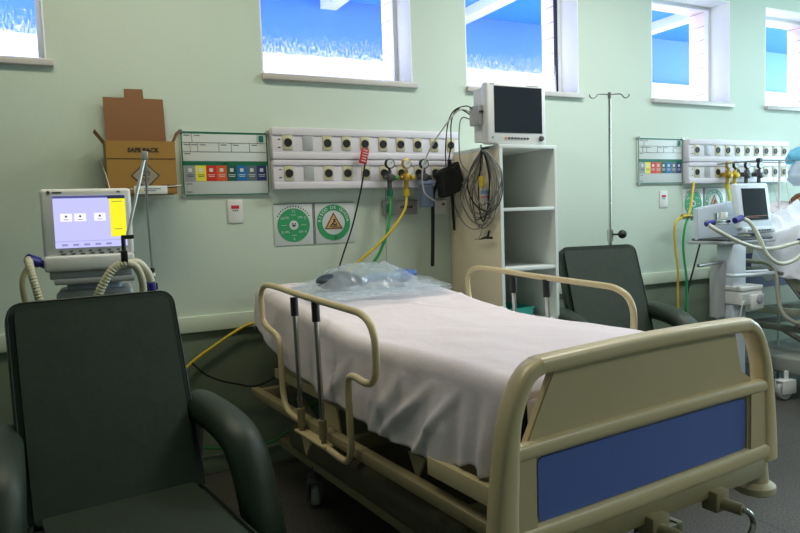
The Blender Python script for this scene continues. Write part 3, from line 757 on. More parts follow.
for dx, where in ((0.0, 'above the head of the empty bed'), (DX-0.005, 'partly behind the second ventilator')):
    clock_sign(0.995+dx, 'white sign with green clock dial, '+where)
    fall_sign(1.212+dx, 'white sign with green ring and warning triangle, '+where)
def card(x0, label):
    t = thing('wall_card', label, 'notice', (x0, 0, 1.232), 0, 'small wall cards')
    b = MB(); b.box(0, 0.075, -0.006, 0, 0, 0.115, 0.003); b.build('holder', white_pl, t)
    b = MB(); b.box(0.018, 0.057, -0.0075, -0.006, 0.070, 0.086); b.build('red_print', red_m, t)
    b = MB()
    for k in range(3): b.box(0.024+k*0.010, 0.030+k*0.010, -0.0075, -0.006, 0.058, 0.063)
    b.build('dark_print', ink, t)
card(0.766, 'small white wall card with red print under the left patient board')
card(3.712, 'small white wall card with red print under the right patient board')

# sharps bin and its holder
def sharps_bin():
    t = thing('cardboard_waste_box', 'open yellow-brown cardboard hazardous waste box on a wall holder', 'box', (0.22, -0.03, 1.375))
    b = MB(); W, D, H = 0.284, 0.155, 0.228
    b.box(0, W, -0.17, -0.166, 0, H); b.box(0, W, -0.012, -0.008, 0, H); b.box(0, 0.004, -0.166, -0.012, 0, H); b.box(W-0.004, W, -0.166, -0.012, 0, H); b.box(0, W, -0.17, -0.008, -0.002, 0.002)
    bx = b.build('box_body', card_y, t)
    b = MB(); b.box(0, W, -0.1715, -0.170, 0.150, 0.1525); b.build('fold_line', ink, bx)
    b = MB(); b.prism([(0.014, 0.0), (0.272, 0.0), (0.268, 0.210), (0.184, 0.210), (0.182, 0.252), (0.102, 0.250), (0.102, 0.210), (0.012, 0.210)], -0.006, -0.002, M=Matrix.Translation((0, -0.004, H)) @ Matrix.Rotation(R(-2), 4, 'X')); b.build('back_flap', card_b, t)
    b = MB(); b.box(-0.003, 0.0, -0.14, -0.03, 0, 0.062, M=Matrix.Translation((0, 0, H)) @ Matrix.Rotation(R(-36), 4, 'Y')); b.build('side_flap', card_b, t)
    b = MB(); b.box(0, 0.003, -0.14, -0.03, 0, 0.062, M=Matrix.Translation((W, 0, H)) @ Matrix.Rotation(R(26), 4, 'Y')); b.build('side_flap', card_b, t)
    text('lettering', 'SAFE PACK', 0.026, (0.150, -0.1712, 0.188), bx, ink, bold=0.0008)
    text('lettering', 'INFECT.', 0.018, (0.250, -0.1712, 0.030), bx, ink, bold=0.0006)
    dm = Matrix.Translation((0.153, 0, 0.078)) @ Matrix.Rotation(R(45), 4, 'Y')
    b = MB(); b.box(-0.042, 0.042, -0.1715, -0.170, -0.042, 0.042, M=dm); b.build('diamond_border', ink, bx)
    b = MB(); b.box(-0.038, 0.038, -0.1722, -0.1715, -0.038, 0.038, M=dm); b.build('diamond_field', mat('diamond_grey', (150, 138, 118), 0.6), bx)
    b = MB()
    for a in (90, 210, 330):
        b.ring((0.153+0.0095*math.cos(R(a)), -0.1722, 0.092+0.0095*math.sin(R(a))), 0.007, 0.0105, 0.0006, n=20)
    b.ring((0.153, -0.1722, 0.092), 0.009, 0.011, 0.0006, n=20); b.box(0.138, 0.168, -0.1730, -0.1722, 0.062, 0.066); b.box(0.143, 0.163, -0.1730, -0.1722, 0.054, 0.058)
    b.build('hazard_mark', ink, bx)
    s = thing('box_holder', 'white wire and plate wall holder under the cardboard waste box', 'holder', (0.22, 0, 1.36))
    b = MB(); b.box(0.10, 0.238, -0.222, -0.216, 0.012, 0.048, 0.002); b.build('label_plate', white_pl, s)
    b = MB(); b.box(0.112, 0.128, -0.2235, -0.222, 0.022, 0.036); b.build('sticker', mat('sticker_yellow', (206, 206, 60), 0.5), s)
    b = MB(); b.box(0.14, 0.21, -0.2232, -0.222, 0.034, 0.037); b.box(0.14, 0.19, -0.2232, -0.222, 0.026, 0.029); b.build('plate_print', inkg, s)
    b = MB(); b.tube([(-0.01, -0.001, 0.17), (-0.008, -0.21, 0.10), (0.012, -0.218, 0.002), (0.012, -0.02, 0.0)], 0.002, n=6, smooth=False); b.tube([(0.012, -0.218, 0.030), (0.30, -0.218, 0.048), (0.30, -0.001, 0.048)], 0.002, n=6, smooth=False)
    b.tube([(0.012, -0.10, 0.002), (0.29, -0.10, 0.002), (0.29, -0.001, 0.002)], 0.002, n=6, smooth=False); b.build('wire_frame', white_pl, s)
sharps_bin()

# flowmeters, hoses at the gas panel
def flowmeter(x, label, body, knob, z=1.385+0.045, dial=True):
    t = thing('gas_regulator', label, 'gas regulator', (x, -0.06, z), 0)
    b = MB(); b.cyl((0, 0.0, 0.02), (0, -0.06, 0.02), 0.016, n=16); b.cyl((0, -0.05, -0.05), (0, -0.05, 0.05), 0.013, n=16); b.cyl((-0.03, -0.05, 0.012), (0.03, -0.05, 0.012), 0.010, n=14); b.lathe([(0.017, 0), (0.021, 0.006), (0.021, 0.02), (0.015, 0.024)], (0, -0.055, 0.012), (0, -1, 0)); b.build('valve_body', body, t)
    if dial:
        b = MB(); b.lathe([(0.005, 0), (0.027, 0), (0.027, 0.016), (0.023, 0.018)], (0, -0.05, 0.085), (0, -1, 0)); b.cyl((0, -0.055, 0.04), (0, -0.055, 0.065), 0.007)
        g = b.build('gauge', black_pl if body is not brass else brass, t)
        b = MB(); b.cyl((0, -0.0675, 0.085), (0, -0.0690, 0.085), 0.021, n=28); b.build('dial_face', board_w, g)
        b = MB(); b.box(-0.001, 0.001, -0.0700, -0.069, 0, 0.016, M=Matrix.Translation((0, 0, 0.083)) @ Matrix.Rotation(R(40), 4, 'Y')); b.build('needle', ink, g)
    b = MB(); b.cyl((0, -0.05, -0.085), (0, -0.05, -0.05), 0.017, n=16); b.build('hose_fitting', green_ink if knob is green_h else knob, t)
    b = MB(); b.cyl((0.03, -0.05, 0.012), (0.045, -0.05, 0.012), 0.013, n=16); b.build('side_knob', knob, t)
    return t
flowmeter(1.603, 'chrome gas regulator with round gauge and green hose fitting', dgrey_pl, green_h)
flowmeter(1.703, 'brass gas regulator with yellow hose fitting between the other two', brass, yellow_h)
flowmeter(1.810, 'dark vacuum regulator with round gauge above the blue jar', dgrey_pl, dgrey_pl)
def single(name, mb, m, label, cat, group=None, ang=38):
    o = mb.build(name, m, ang=ang); tag(o, label, cat, group); return o
b = MB(); b.tube([(1.603, -0.11, 1.345), (1.592, -0.13, 1.27), (1.563, -0.14, 1.15), (1.52, -0.12, 1.04), (1.47, -0.08, 0.95), (1.44, -0.05, 0.80), (1.40, -0.06, 0.5)], 0.0075, n=10); single('green_hose', b, green_h, 'green oxygen hose hanging from the left regulator behind the bed', 'hose')
b = MB(); b.tube([(1.703, -0.11, 1.345), (1.672, -0.14, 1.27), (1.59, -0.15, 1.17), (1.49, -0.13, 1.075), (1.38, -0.09, 0.98), (1.26, -0.05, 0.86), (1.10, -0.05, 0.79), (0.86, -0.045, 0.735), (0.78, -0.035, 0.706), (0.66, -0.035, 0.64), (0.552, -0.035, 0.573), (0.42, -0.05, 0.46)], 0.0075, n=10); single('yellow_hose', b, yellow_h, 'yellow air hose running from the brass regulator down behind the bed', 'hose')
b = MB(); b.tube([(1.497, -0.075, 1.60), (1.475, -0.10, 1.55), (1.445, -0.10, 1.40), (1.395, -0.08, 1.20), (1.335, -0.08, 1.05), (1.30, -0.06, 0.93), (1.2, -0.05, 0.6), (0.9, -0.06, 0.43), (0.75, -0.055, 0.443), (0.62, -0.05, 0.50), (0.548, -0.05, 0.572)], 0.0045, n=8); single('power_cord', b, black_rub, 'black power cord plugged into the top outlet row and sagging behind the bed', 'cord')
TM = Matrix.Translation((1.468, -0.10, 1.565)) @ Matrix.Rotation(R(14), 4, 'Y')
b = MB(); b.box(-0.021, 0.021, -0.006, 0.006, -0.05, 0.03, 0.003, M=TM); rt = single('red_tag', b, red_m, 'red and white tag fixed to the black power cord plug', 'tag')
b = MB()
for k in range(5): b.box(-0.014+0.003*(k % 2), 0.010+0.004*(k % 3), -0.0075, -0.006, 0.018-k*0.014, 0.022-k*0.014, M=TM)
b.build('tag_print', board_w, rt)
b = MB(); b.tube([(1.612, -0.04, 1.39), (1.612, -0.03, 1.19), (1.606, -0.03, 0.98)], 0.0016, n=6); single('thin_cord', b, wire_g, 'thin grey cord hanging straight down the wall beside the green hose', 'cord')
b = MB(); b.tube([(0.40, -0.05, 0.20), (0.589, -0.03, 0.142), (0.735, -0.03, 0.115), (0.886, -0.03, 0.105), (1.021, -0.03, 0.156), (1.077, -0.04, 0.199), (1.2, -0.05, 0.32)], 0.006, n=8); single('green_hose', b, mat('dark_green_hose', (26, 120, 60), 0.5), 'green hose lying low along the wall beneath the bed', 'hose')
t = thing('suction_jar', 'blue translucent suction jar hanging under the right regulator', 'jar', (1.818, -0.12, 1.28))
b = MB(); b.box(-0.034, 0.034, -0.03, 0.03, 0, 0.125, 0.012, 3); b.build('vessel', jar_m, t)
b = MB(); b.box(-0.036, 0.036, -0.032, 0.032, 0.125, 0.142, 0.004); b.cyl((0.0, 0, 0.142), (0, 0, 0.155), 0.012); b.build('lid', mat('jar_lid', (130, 148, 186), 0.4), t)
b = MB(); b.tube([(1.90, -0.12, 1.43), (1.893, -0.105, 1.40), (1.872, -0.10, 1.34), (1.866, -0.10, 1.2), (1.860, -0.10, 1.05), (1.855, -0.10, 0.955)], 0.0105, n=10); single('suction_tube', b, black_rub, 'thick black suction tube hanging straight down beside the blue jar', 'tube')
t = thing('wall_label_box', 'grey wall box with dark lettering behind the green and yellow hoses', 'box', (1.605, 0, 1.245))
b = MB(); b.box(0, 0.205, -0.03, 0, 0, 0.078, 0.003); b.build('case', mat('grey_box', (140, 140, 138), 0.5), t)
b = MB()
for k in range(6): b.box(0.098+k*0.013, 0.107+k*0.013, -0.0315, -0.03, 0.034, 0.046+0.004*(k % 2))
b.build('print_mark', ink, t)
b = MB(); b.box(0.008, 0.03, -0.034, -0.03, 0.012, 0.062, 0.002); b.build('clip', green_ink, t)
t = thing('wall_switch', 'small white wall box between the outlet panel and the shelf unit', 'switch', (1.93, 0, 1.24))
b = MB(); b.box(0, 0.075, -0.02, 0, 0, 0.08, 0.004); b.build('case', white_pl, t)
b = MB(); b.box(0.045, 0.062, -0.022, -0.02, 0.05, 0.064); b.build('rocker', dgrey_pl, t)

# ------------------------------------------------------------------ tall shelf unit
def shelf_unit():
    t = thing('shelf_unit', 'tall white open shelf unit with a cream side carrying the patient monitor', 'shelf', (2.035, -0.50, 0))
    W, D, H = 0.37, 0.495, 1.565
    b = MB(); b.box(0, 0.018, 0, D, 0, H, 0.001); b.build('side_panel', cream, t, 'cream side panel')
    b = MB(); b.box(0, 0.018, -0.003, 0.0, 0, H); b.box(W-0.018, W, -0.003, 0.0, 0, H); b.build('edge_band', shelf_m, t)
    b = MB(); b.box(W-0.018, W, 0, D, 0, H, 0.001); b.build('side_panel', shelf_m, t, 'white side panel')
    b = MB(); b.box(0.018, W-0.018, D-0.008, D, 0.05, H-0.02); b.build('back_panel', mat('shelf_back', (186, 190, 176), 0.6, var=0.03), t)
    b = MB(); b.box(0.0, W, -0.002, D, H, H+0.02, 0.002); b.build('top_panel', shelf_m, t)
    for z in (1.262, 0.95, 0.665, 0.36, 0.06):
        b = MB(); b.box(0.018, W-0.018, 0.0, D-0.01, z-0.018, z, 0.001); b.build('shelf_board', shelf_m, t)
    return t
shelf_unit()
t = thing('tray', 'teal plastic tray on the lower shelf of the white shelf unit', 'tray', (2.23, -0.27, 0.666))
b = MB(); b.box(-0.09, 0.09, -0.12, 0.12, 0, 0.006, 0.002); b.box(-0.09, 0.09, -0.12, -0.114, 0.004, 0.05, 0.002); b.box(-0.09, 0.09, 0.114, 0.12, 0.004, 0.05, 0.002); b.box(-0.09, -0.084, -0.12, 0.12, 0.004, 0.05, 0.002); b.box(0.084, 0.09, -0.12, 0.12, 0.004, 0.05, 0.002); b.build('tub', teal, t)
b = MB(); b.tube([(-0.095, -0.122, 0.05), (0.095, -0.122, 0.05), (0.095, 0.122, 0.05), (-0.095, 0.122, 0.05), (-0.095, -0.122, 0.05)], 0.004, n=8, smooth=False); b.build('rim', teal, t)

def patient_monitor(loc, rot, sc, label, small=False):
    t = thing('patient_monitor', label, 'monitor', loc, rot)
    W, H, D = 0.375*sc, 0.310*sc, 0.15*sc
    b = MB(); b.box(-W/2, W/2, 0, 0.05*sc, 0, H, 0.012*sc, 3); b.prism([(-W/2+0.015, 0.02), (W/2-0.015, 0.02), (W/2-0.015, H-0.02), (-W/2+0.015, H-0.02)], 0.04*sc, D, bev=0.01); hs = b.build('housing', white_pl, t)
    sx0, sx1, sz0, sz1 = -W/2+0.045*sc, W/2-0.028*sc, 0.058*sc, H-0.018*sc
    b = MB(); b.box(sx0, sx1, -0.003, 0.002, sz0, sz1, 0.002, 1); b.build('screen', screen_off, t)
    if not small:
        b = MB()
        for k in range(7): b.box(-0.060+k*0.0195, -0.047+k*0.0195, -0.004, 0.001, 0.026, 0.036, 0.001, 1)
        b.build('button_row', dgrey_pl, t)
        b = MB(); b.box(-0.082, -0.068, -0.004, 0.001, 0.026, 0.036, 0.001, 1); b.build('button', mat('orange_button', (220, 130, 60), 0.4), t)
        b = MB(); b.lathe([(0.014, 0), (0.014, 0.008), (0.011, 0.014), (0.004, 0.015)], (0.150, 0.0, 0.032), (0, -1, 0)); b.build('rotary_knob', dgrey_pl, t)
        b = MB(); b.cyl((-0.155, 0, 0.034), (-0.155, -0.003, 0.034), 0.005, n=14); b.build('power_button', green_lt, t)
        b = MB(); b.box(-0.165, -0.140, -0.001, 0.001, H-0.013, H-0.008); b.build('brand_print', inkg, t)
        b = MB(); b.box(0.06, 0.14, -0.001, 0.001, H-0.012, H-0.009); b.build('model_print', inkg, t)
        b = MB(); b.box(-W/2-0.028, -W/2+0.01, 0.035, 0.12, 0.10, 0.20, 0.006); cm = b.build('connector_module', grey_pl, t)
        b = MB()
        for k in range(2):
            b.cyl((-W/2-0.010+0.012*k-0.008, 0.034, 0.165), (-W/2-0.010+0.012*k-0.008, 0.028, 0.165), 0.006, n=12)
        b.build('ports', black_pl, cm)
    return t
patient_monitor((2.160, -0.490, 1.586), R(0), 1.0, 'white patient monitor with a dark screen on top of the shelf unit')

# cables of the monitor, cuff and lead bundle on the cream side
XS = 2.022
def cable_bundle():
    t = thing('cable_bundle', 'bundle of looped grey and white monitor leads on the cream shelf side', 'cables', (XS, 0, 1.56))
    z0 = -1.56
    b = MB(); b.tube([(0.012, -0.41, 1.575+z0), (-0.03, -0.41, 1.572+z0), (-0.036, -0.41, 1.59+z0)], 0.004, n=8); b.build('hook', dgrey_pl, t)
    random.seed(11)
    mats = [wire_g, wire_g, black_rub, wire_g, wire_w, dgrey_pl, wire_g, black_rub, wire_w, wire_g]
    for k in range(12):
        ya = -0.41; w1 = random.uniform(0.05, 0.26); w2 = random.uniform(0.04, 0.17); dep = random.uniform(0.28, 0.42); x = -0.012-0.004*(k % 4)
        c = ya+random.uniform(-0.07, 0.10)
        pts = [(x-0.01, ya, 1.565+z0), (x, ya+w1*0.55, 1.545-dep*0.2+z0), (x, c+w1, 1.56-dep*0.55+z0), (x-0.006, c+w1*0.6, 1.57-dep*0.9+z0), (x-0.006, c, 1.57-dep+z0), (x-0.006, ya-w2*0.8, 1.57-dep*0.8+z0), (x, ya-w2, 1.56-dep*0.42+z0), (x, ya-w2*0.4, 1.56-dep*0.1+z0), (x-0.01, ya, 1.563+z0)]
        b = MB(); b.tube(pts, random.choice([0.0026, 0.0034, 0.004]), n=7, sub=5); b.build('lead', mats[k % len(mats)], t)
    b = MB(); b.tube([(-0.02, -0.39, 1.50+z0), (-0.022, -0.40, 1.35+z0), (-0.02, -0.41, 1.25+z0), (-0.02, -0.36, 1.12+z0), (-0.022, -0.31, 1.10+z0)], 0.0025, n=7); b.tube([(-0.02, -0.36, 1.30+z0), (-0.024, -0.42, 1.24+z0), (-0.024, -0.50, 1.30+z0)], 0.0025, n=7); b.build('lead', wire_g, t)
    b = MB(); b.box(-0.042, -0.018, -0.450, -0.412, 1.300+z0, 1.360+z0, 0.005); cb = b.build('lead_connector', grey_pl, t)
    b = MB(); b.box(-0.0435, -0.0165, -0.452, -0.410, 1.318+z0, 1.324+z0); b.build('red_band', red_m, cb)
    b = MB(); b.box(-0.0435, -0.0165, -0.452, -0.410, 1.338+z0, 1.356+z0); b.build('blue_band', mat('blue_band', (100, 140, 180), 0.5), cb)
    b = MB(); b.box(-0.036, -0.02, -0.415, -0.38, 1.375+z0, 1.43+z0, 0.004); b.build('yellow_clip', yellow_h, t)
    b = MB(); b.box(-0.03, -0.015, -0.47, -0.41, 1.105+z0, 1.118+z0, 0.003); b.prism([(-0.44, 1.118+z0), (-0.43, 1.118+z0), (-0.45, 1.150+z0)], -0.028, -0.018, plane='yz'); b.prism([(-0.41, 1.105+z0), (-0.35, 1.098+z0), (-0.41, 1.118+z0)], -0.028, -0.018, plane='yz'); b.build('finger_clip', black_pl, t)
cable_bundle()
def cuff():
    t = thing('blood_pressure_cuff', 'black rolled blood pressure cuff hanging beside the shelf unit', 'cuff', (1.95, -0.15, 1.42))
    pts = rounded([(-0.085, 0.050), (-0.010, 0.078), (0.045, 0.110), (0.082, -0.030), (0.055, -0.055), (-0.030, -0.088), (-0.062, -0.092), (-0.070, 0.0)], 0.02)
    b = MB(); b.prism(pts, -0.04, 0.035, bev=0.014, seg=3); b.build('cuff_roll', mat('cuff_nylon', (28, 28, 30), 0.7, var=0.2, bump=0.3, bscale=30), t)
    b = MB(); b.prism([(-0.004, -0.07), (0.012, -0.07), (0.018, -0.27), (0.006, -0.27)], -0.02, -0.012); b.build('cuff_strap', black_rub, t)
    b = MB(); b.box(-0.02, 0.0, -0.03, -0.01, 0.06, 0.115, 0.005); b.cyl((-0.095, 0, 0.035), (-0.07, 0, 0.03), 0.02); b.build('loop', black_pl, t)
cuff()
b = MB(); b.tube([(1.955, -0.37, 1.745), (1.90, -0.36, 1.775), (1.875, -0.34, 1.76), (1.865, -0.32, 1.70), (1.874, -0.30, 1.60), (1.88, -0.26, 1.50), (1.95, -0.2, 1.47)], 0.0035, n=8); single('monitor_cable', b, black_rub, 'black cable drooping from the left flank of the top monitor', 'cable', 'monitor cables')
b = MB(); b.tube([(1.955, -0.36, 1.725), (1.92, -0.35, 1.735), (1.905, -0.34, 1.70), (1.905, -0.33, 1.60), (1.915, -0.33, 1.50), (1.99, -0.34, 1.42)], 0.003, n=8); single('monitor_cable', b, wire_g, 'thin grey cable drooping straight down from the top monitor', 'cable', 'monitor cables')
b = MB(); b.tube([(1.955, -0.38, 1.755), (1.89, -0.37, 1.77), (1.83, -0.33, 1.70), (1.775, -0.25, 1.58), (1.755, -0.2, 1.47), (1.78, -0.17, 1.36), (1.86, -0.15, 1.31)], 0.004, n=8); single('monitor_cable', b, wire_w, 'long pale grey cable arching from the monitor past the black cuff', 'cable', 'monitor cables')
b = MB(); b.tube([(1.955, -0.40, 1.765), (1.91, -0.40, 1.785), (1.86, -0.36, 1.765), (1.84, -0.33, 1.70), (1.852, -0.28, 1.58), (1.90, -0.2, 1.50)], 0.003, n=8); single('monitor_cable', b, black_rub, 'upper black cable leaving the monitor flank towards the wall', 'cable', 'monitor cables')

# ------------------------------------------------------------------ ventilator beside the wall (left)
def screen_mat(name, col, e):
    m = bpy.data.materials.new(name); m.use_nodes = True; nt = m.node_tree; b_ = nt.nodes['Principled BSDF']
    b_.inputs['Base Color'].default_value = (0.02, 0.02, 0.02, 1); b_.inputs['Emission Color'].default_value = lin(col); b_.inputs['Emission Strength'].default_value = e
    b_.inputs['Roughness'].default_value = 0.2
    return m
E1 = 0.86
def ventilator_left():
    t = thing('ventilator', 'ventilator with a lit lavender and yellow touchscreen behind the left recliner', 'ventilator', (0.125, -0.52, 0), R(-4))
    b = MB(); b.box(-0.165, 0.150, -0.005, 0.06, 1.128, 1.385, 0.014, 3); b.box(-0.165, 0.150, -0.022, 0.06, 1.075, 1.135, 0.012, 3)
    hs = b.build('display_housing', white_pl, t)
    b = MB(); b.box(-0.122, 0.128, -0.008, 0.0, 1.163, 1.358, 0.001); sc = b.build('screen', screen_mat('screen_lavender', (196, 196, 250), E1*1.15), t)
    y0, y1 = -0.010, -0.008
    b = MB(); b.box(-0.122, 0.066, y0, y1, 1.349, 1.358); b.build('screen_header', screen_mat('screen_header', (84, 84, 150), E1), sc)
    b = MB(); b.box(0.072, 0.128, y0, y1, 1.200, 1.345); b.build('yellow_panel', screen_mat('screen_yellow', (250, 244, 40), E1*1.1), sc)
    b = MB(); b.box(0.066, 0.128, y0, y1, 1.345, 1.358); b.build('status_bar', screen_mat('screen_status', (40, 44, 70), E1), sc)
    tile_e = screen_mat('screen_tile', (240, 240, 255), E1*1.2)
    for x in (-0.100, -0.052, 0.016):
        b = MB(); b.box(x, x+0.040, y0-0.0005, y1, 1.262, 1.292, 0.0); b.build('screen_tile', tile_e, sc)
    b = MB()
    for x in (-0.080, -0.032, 0.036):
        b.cyl((x, y0-0.001, 1.281), (x, y0, 1.281), 0.004, n=10); b.box(x-0.008, x+0.008, y0-0.001, y0, 1.268, 1.270)
    b.box(0.080, 0.118, y0-0.0008, y0, 1.333, 1.335); b.box(0.085, 0.112, y0-0.0008, y0, 1.228, 1.230)
    b.build('screen_icons', screen_mat('screen_icon', (60, 60, 100), 0.7), sc)
    b = MB()
    for k in range(5): b.box(-0.10+k*0.038, -0.08+k*0.038, y0, y1, 1.170, 1.178)
    b.box(-0.122, 0.128, y0, y1, 1.187, 1.1885)
    b.build('screen_footer', screen_mat('screen_footer', (150, 150, 214), E1), sc)
    b = MB(); b.cyl((-0.135, -0.005, 1.372), (-0.135, -0.007, 1.372), 0.006, n=16); b.box(-0.122, -0.09, -0.0065, -0.005, 1.3695, 1.374); b.box(0.10, 0.112, -0.0065, -0.005, 1.370, 1.374); b.build('brand_print', dgrey_pl, hs)
    b = MB()
    for k in range(7): b.box(-0.110+k*0.033, -0.098+k*0.033, -0.008, -0.005, 1.148, 1.153, 0.001, 1); b.box(-0.105+k*0.033, -0.088+k*0.033, -0.008, -0.005, 1.138, 1.143, 0.001, 1)
    b.build('soft_keys', dgrey_pl, hs)
    b = MB(); b.box(-0.15, 0.14, 0.0, 0.24, 1.045, 1.075, 0.006); b.box(-0.135, 0.145, -0.015, 0.22, 1.025, 1.047, 0.004); b.build('keyboard_shelf', grey_pl, t)
    b = MB(); b.box(-0.10, 0.10, 0.05, 0.26, 0.18, 1.03, 0.02, 3); b.build('column', mat('vent_column', (176, 182, 196), 0.4), t)
    b = MB(); b.box(-0.135, 0.14, 0.02, 0.24, 0.80, 1.0, 0.02, 3); b.build('gas_module', grey_pl, t)
    b = MB(); b.box(-0.23, 0.23, -0.08, 0.36, 0.10, 0.17, 0.03, 3); b.build('base', grey_pl, t)
    for (x, y) in ((-0.2, -0.05), (0.2, -0.05), (-0.2, 0.33), (0.2, 0.33)):
        b = MB(); b.lathe([(0.01, -0.015), (0.045, -0.015), (0.05, 0), (0.045, 0.015), (0.01, 0.015)], (x, y, 0.05), (1, 0, 0)); b.cyl((x, y, 0.05), (x, y, 0.12), 0.010); b.build('caster', dgrey_pl, t)
    # ports and tubes
    b = MB(); b.cyl((-0.185, 0.0, 1.115), (-0.215, -0.03, 1.13), 0.020, n=18); b.cyl((-0.160, 0.02, 1.10), (-0.187, -0.002, 1.116), 0.014, n=14); b.build('port', navy, t)
    b = MB(); b.tube([(-0.213, -0.03, 1.13), (-0.205, -0.07, 1.10), (-0.19, -0.09, 1.03), (-0.17, -0.09, 0.94), (-0.12, -0.08, 0.80), (-0.02, -0.08, 0.70)], 0.015, n=12, rib=0.011); b.build('breathing_tube', tube_m, t)
    b = MB(); b.tube([(-0.20, -0.01, 1.12), (-0.235, -0.04, 1.06), (-0.230, -0.05, 0.96), (-0.21, -0.05, 0.84)], 0.010, n=10); b.build('breathing_tube', mat('clear_tube', (170, 160, 120), 0.4), t)
    b = MB(); b.tube([(-0.02, -0.08, 0.85), (0.005, -0.10, 0.96), (0.035, -0.11, 1.03), (0.075, -0.11, 1.085), (0.118, -0.11, 1.102)], 0.0165, n=12, rib=0.012); b.build('breathing_tube', tube_m, t)
    b = MB(); b.tube([(0.118, -0.11, 1.102), (0.150, -0.10, 1.085), (0.168, -0.09, 1.04), (0.172, -0.08, 0.98), (0.170, -0.08, 0.88)], 0.015, n=12, rib=0.012); b.build('breathing_tube', tube_m, t)
    b = MB(); b.tube([(0.118, -0.10, 1.095), (0.16, -0.08, 1.098), (0.195, -0.06, 1.05), (0.205, -0.05, 0.995), (0.20, -0.05, 0.90)], 0.015, n=12); b.build('breathing_tube', mat('pale_tube', (206, 200, 176), 0.45), t)
    b = MB(); b.cyl((0.198, -0.06, 1.02), (0.202, -0.05, 0.985), 0.019, n=16); b.build('connector', navy, t)
    # support arm
    b = MB(); b.tube([(0.208, -0.05, 1.50), (0.170, -0.085, 1.36), (0.128, -0.10, 1.205)], 0.0068, n=10, smooth=False); b.box(0.196, 0.220, -0.065, -0.03, 1.488, 1.520, 0.004); arm = b.build('support_arm', mat('arm_metal', (206, 204, 200), 0.3, metal=0.6), t)
    b = MB(); b.tube([(0.212, -0.045, 1.50), (0.206, -0.03, 1.30), (0.212, -0.02, 1.07), (0.212, -0.02, 0.9)], 0.0045, n=8, smooth=False); b.build('upright_rod', steel, arm)
    b = MB(); b.box(0.105, 0.150, -0.112, -0.09, 1.190, 1.205, 0.003); b.cyl((0.112, -0.105, 1.20), (0.112, -0.105, 1.118), 0.008, n=12); b.cyl((0.150, -0.10, 1.198), (0.128, -0.10, 1.200), 0.006, n=12); b.box(0.100, 0.124, -0.125, -0.09, 1.105, 1.148, 0.004); b.build('tube_clamp', black_pl, arm)
    b = MB(); b.cyl((0.212, -0.02, 1.02), (0.212, -0.02, 1.07), 0.009, n=12); b.box(0.202, 0.228, -0.035, -0.01, 0.985, 1.012, 0.003); b.build('rod_clamp', black_pl, arm)
    b = MB(); b.cyl((0.212, -0.02, 1.038), (0.212, -0.02, 1.052), 0.0105, n=14); b.build('clamp_ring', white_pl, arm)
ventilator_left()

# ------------------------------------------------------------------ IV pole
def iv_pole():
    t = thing('iv_pole', 'slim chrome IV pole with two top hooks behind the rear recliner', 'IV pole', (2.952, -0.32, 0))
    b = MB(); b.cyl((0, 0, 0.05), (0, 0, 1.10), 0.0125, n=14); b.cyl((0, 0, 1.08), (0.004, 0, 1.905), 0.0085, n=12); b.build('pole', chrome, t)
    dark = mat('hook_steel', (110, 110, 112), 0.4, metal=0.8)
    hx = Vector((math.cos(R(-20)), math.sin(R(-20)), 0))
    def q(a, z): return (0.004+hx.x*a, hx.y*a, z)
    b = MB()
    for s in (-1, 1): b.tube([q(0, 1.905), q(s*0.045, 1.910), q(s*0.072, 1.907), q(s*0.085, 1.893), q(s*0.10, 1.886), q(s*0.118, 1.894), q(s*0.122, 1.908)], 0.0038, n=8)
    b.cyl((0.004, 0, 1.885), (0.004, 0, 1.918), 0.010, n=12); b.build('hooks', dark, t)
    b = MB(); b.cyl((0, 0, 1.045), (0, 0, 1.115), 0.018, n=16); b.build('collar', chrome, t)
    b = MB(); b.cyl((0, 0, 1.085), (0.04, -0.03, 1.085), 0.006); b.sphere((0.055, -0.042, 1.085), 0.026, 0.026, 0.026, 16, 10); b.build('clamp_knob', black_pl, t)
    b = MB()
    for k in range(5):
        a = R(72*k+20); b.tube([(0, 0, 0.09), (0.12*math.cos(a), 0.12*math.sin(a), 0.085), (0.24*math.cos(a), 0.24*math.sin(a), 0.06)], 0.011, n=8); b.cyl((0.24*math.cos(a), 0.24*math.sin(a), 0.0), (0.24*math.cos(a), 0.24*math.sin(a), 0.05), 0.02, n=14)
    b.build('base', steel, t)
iv_pole()

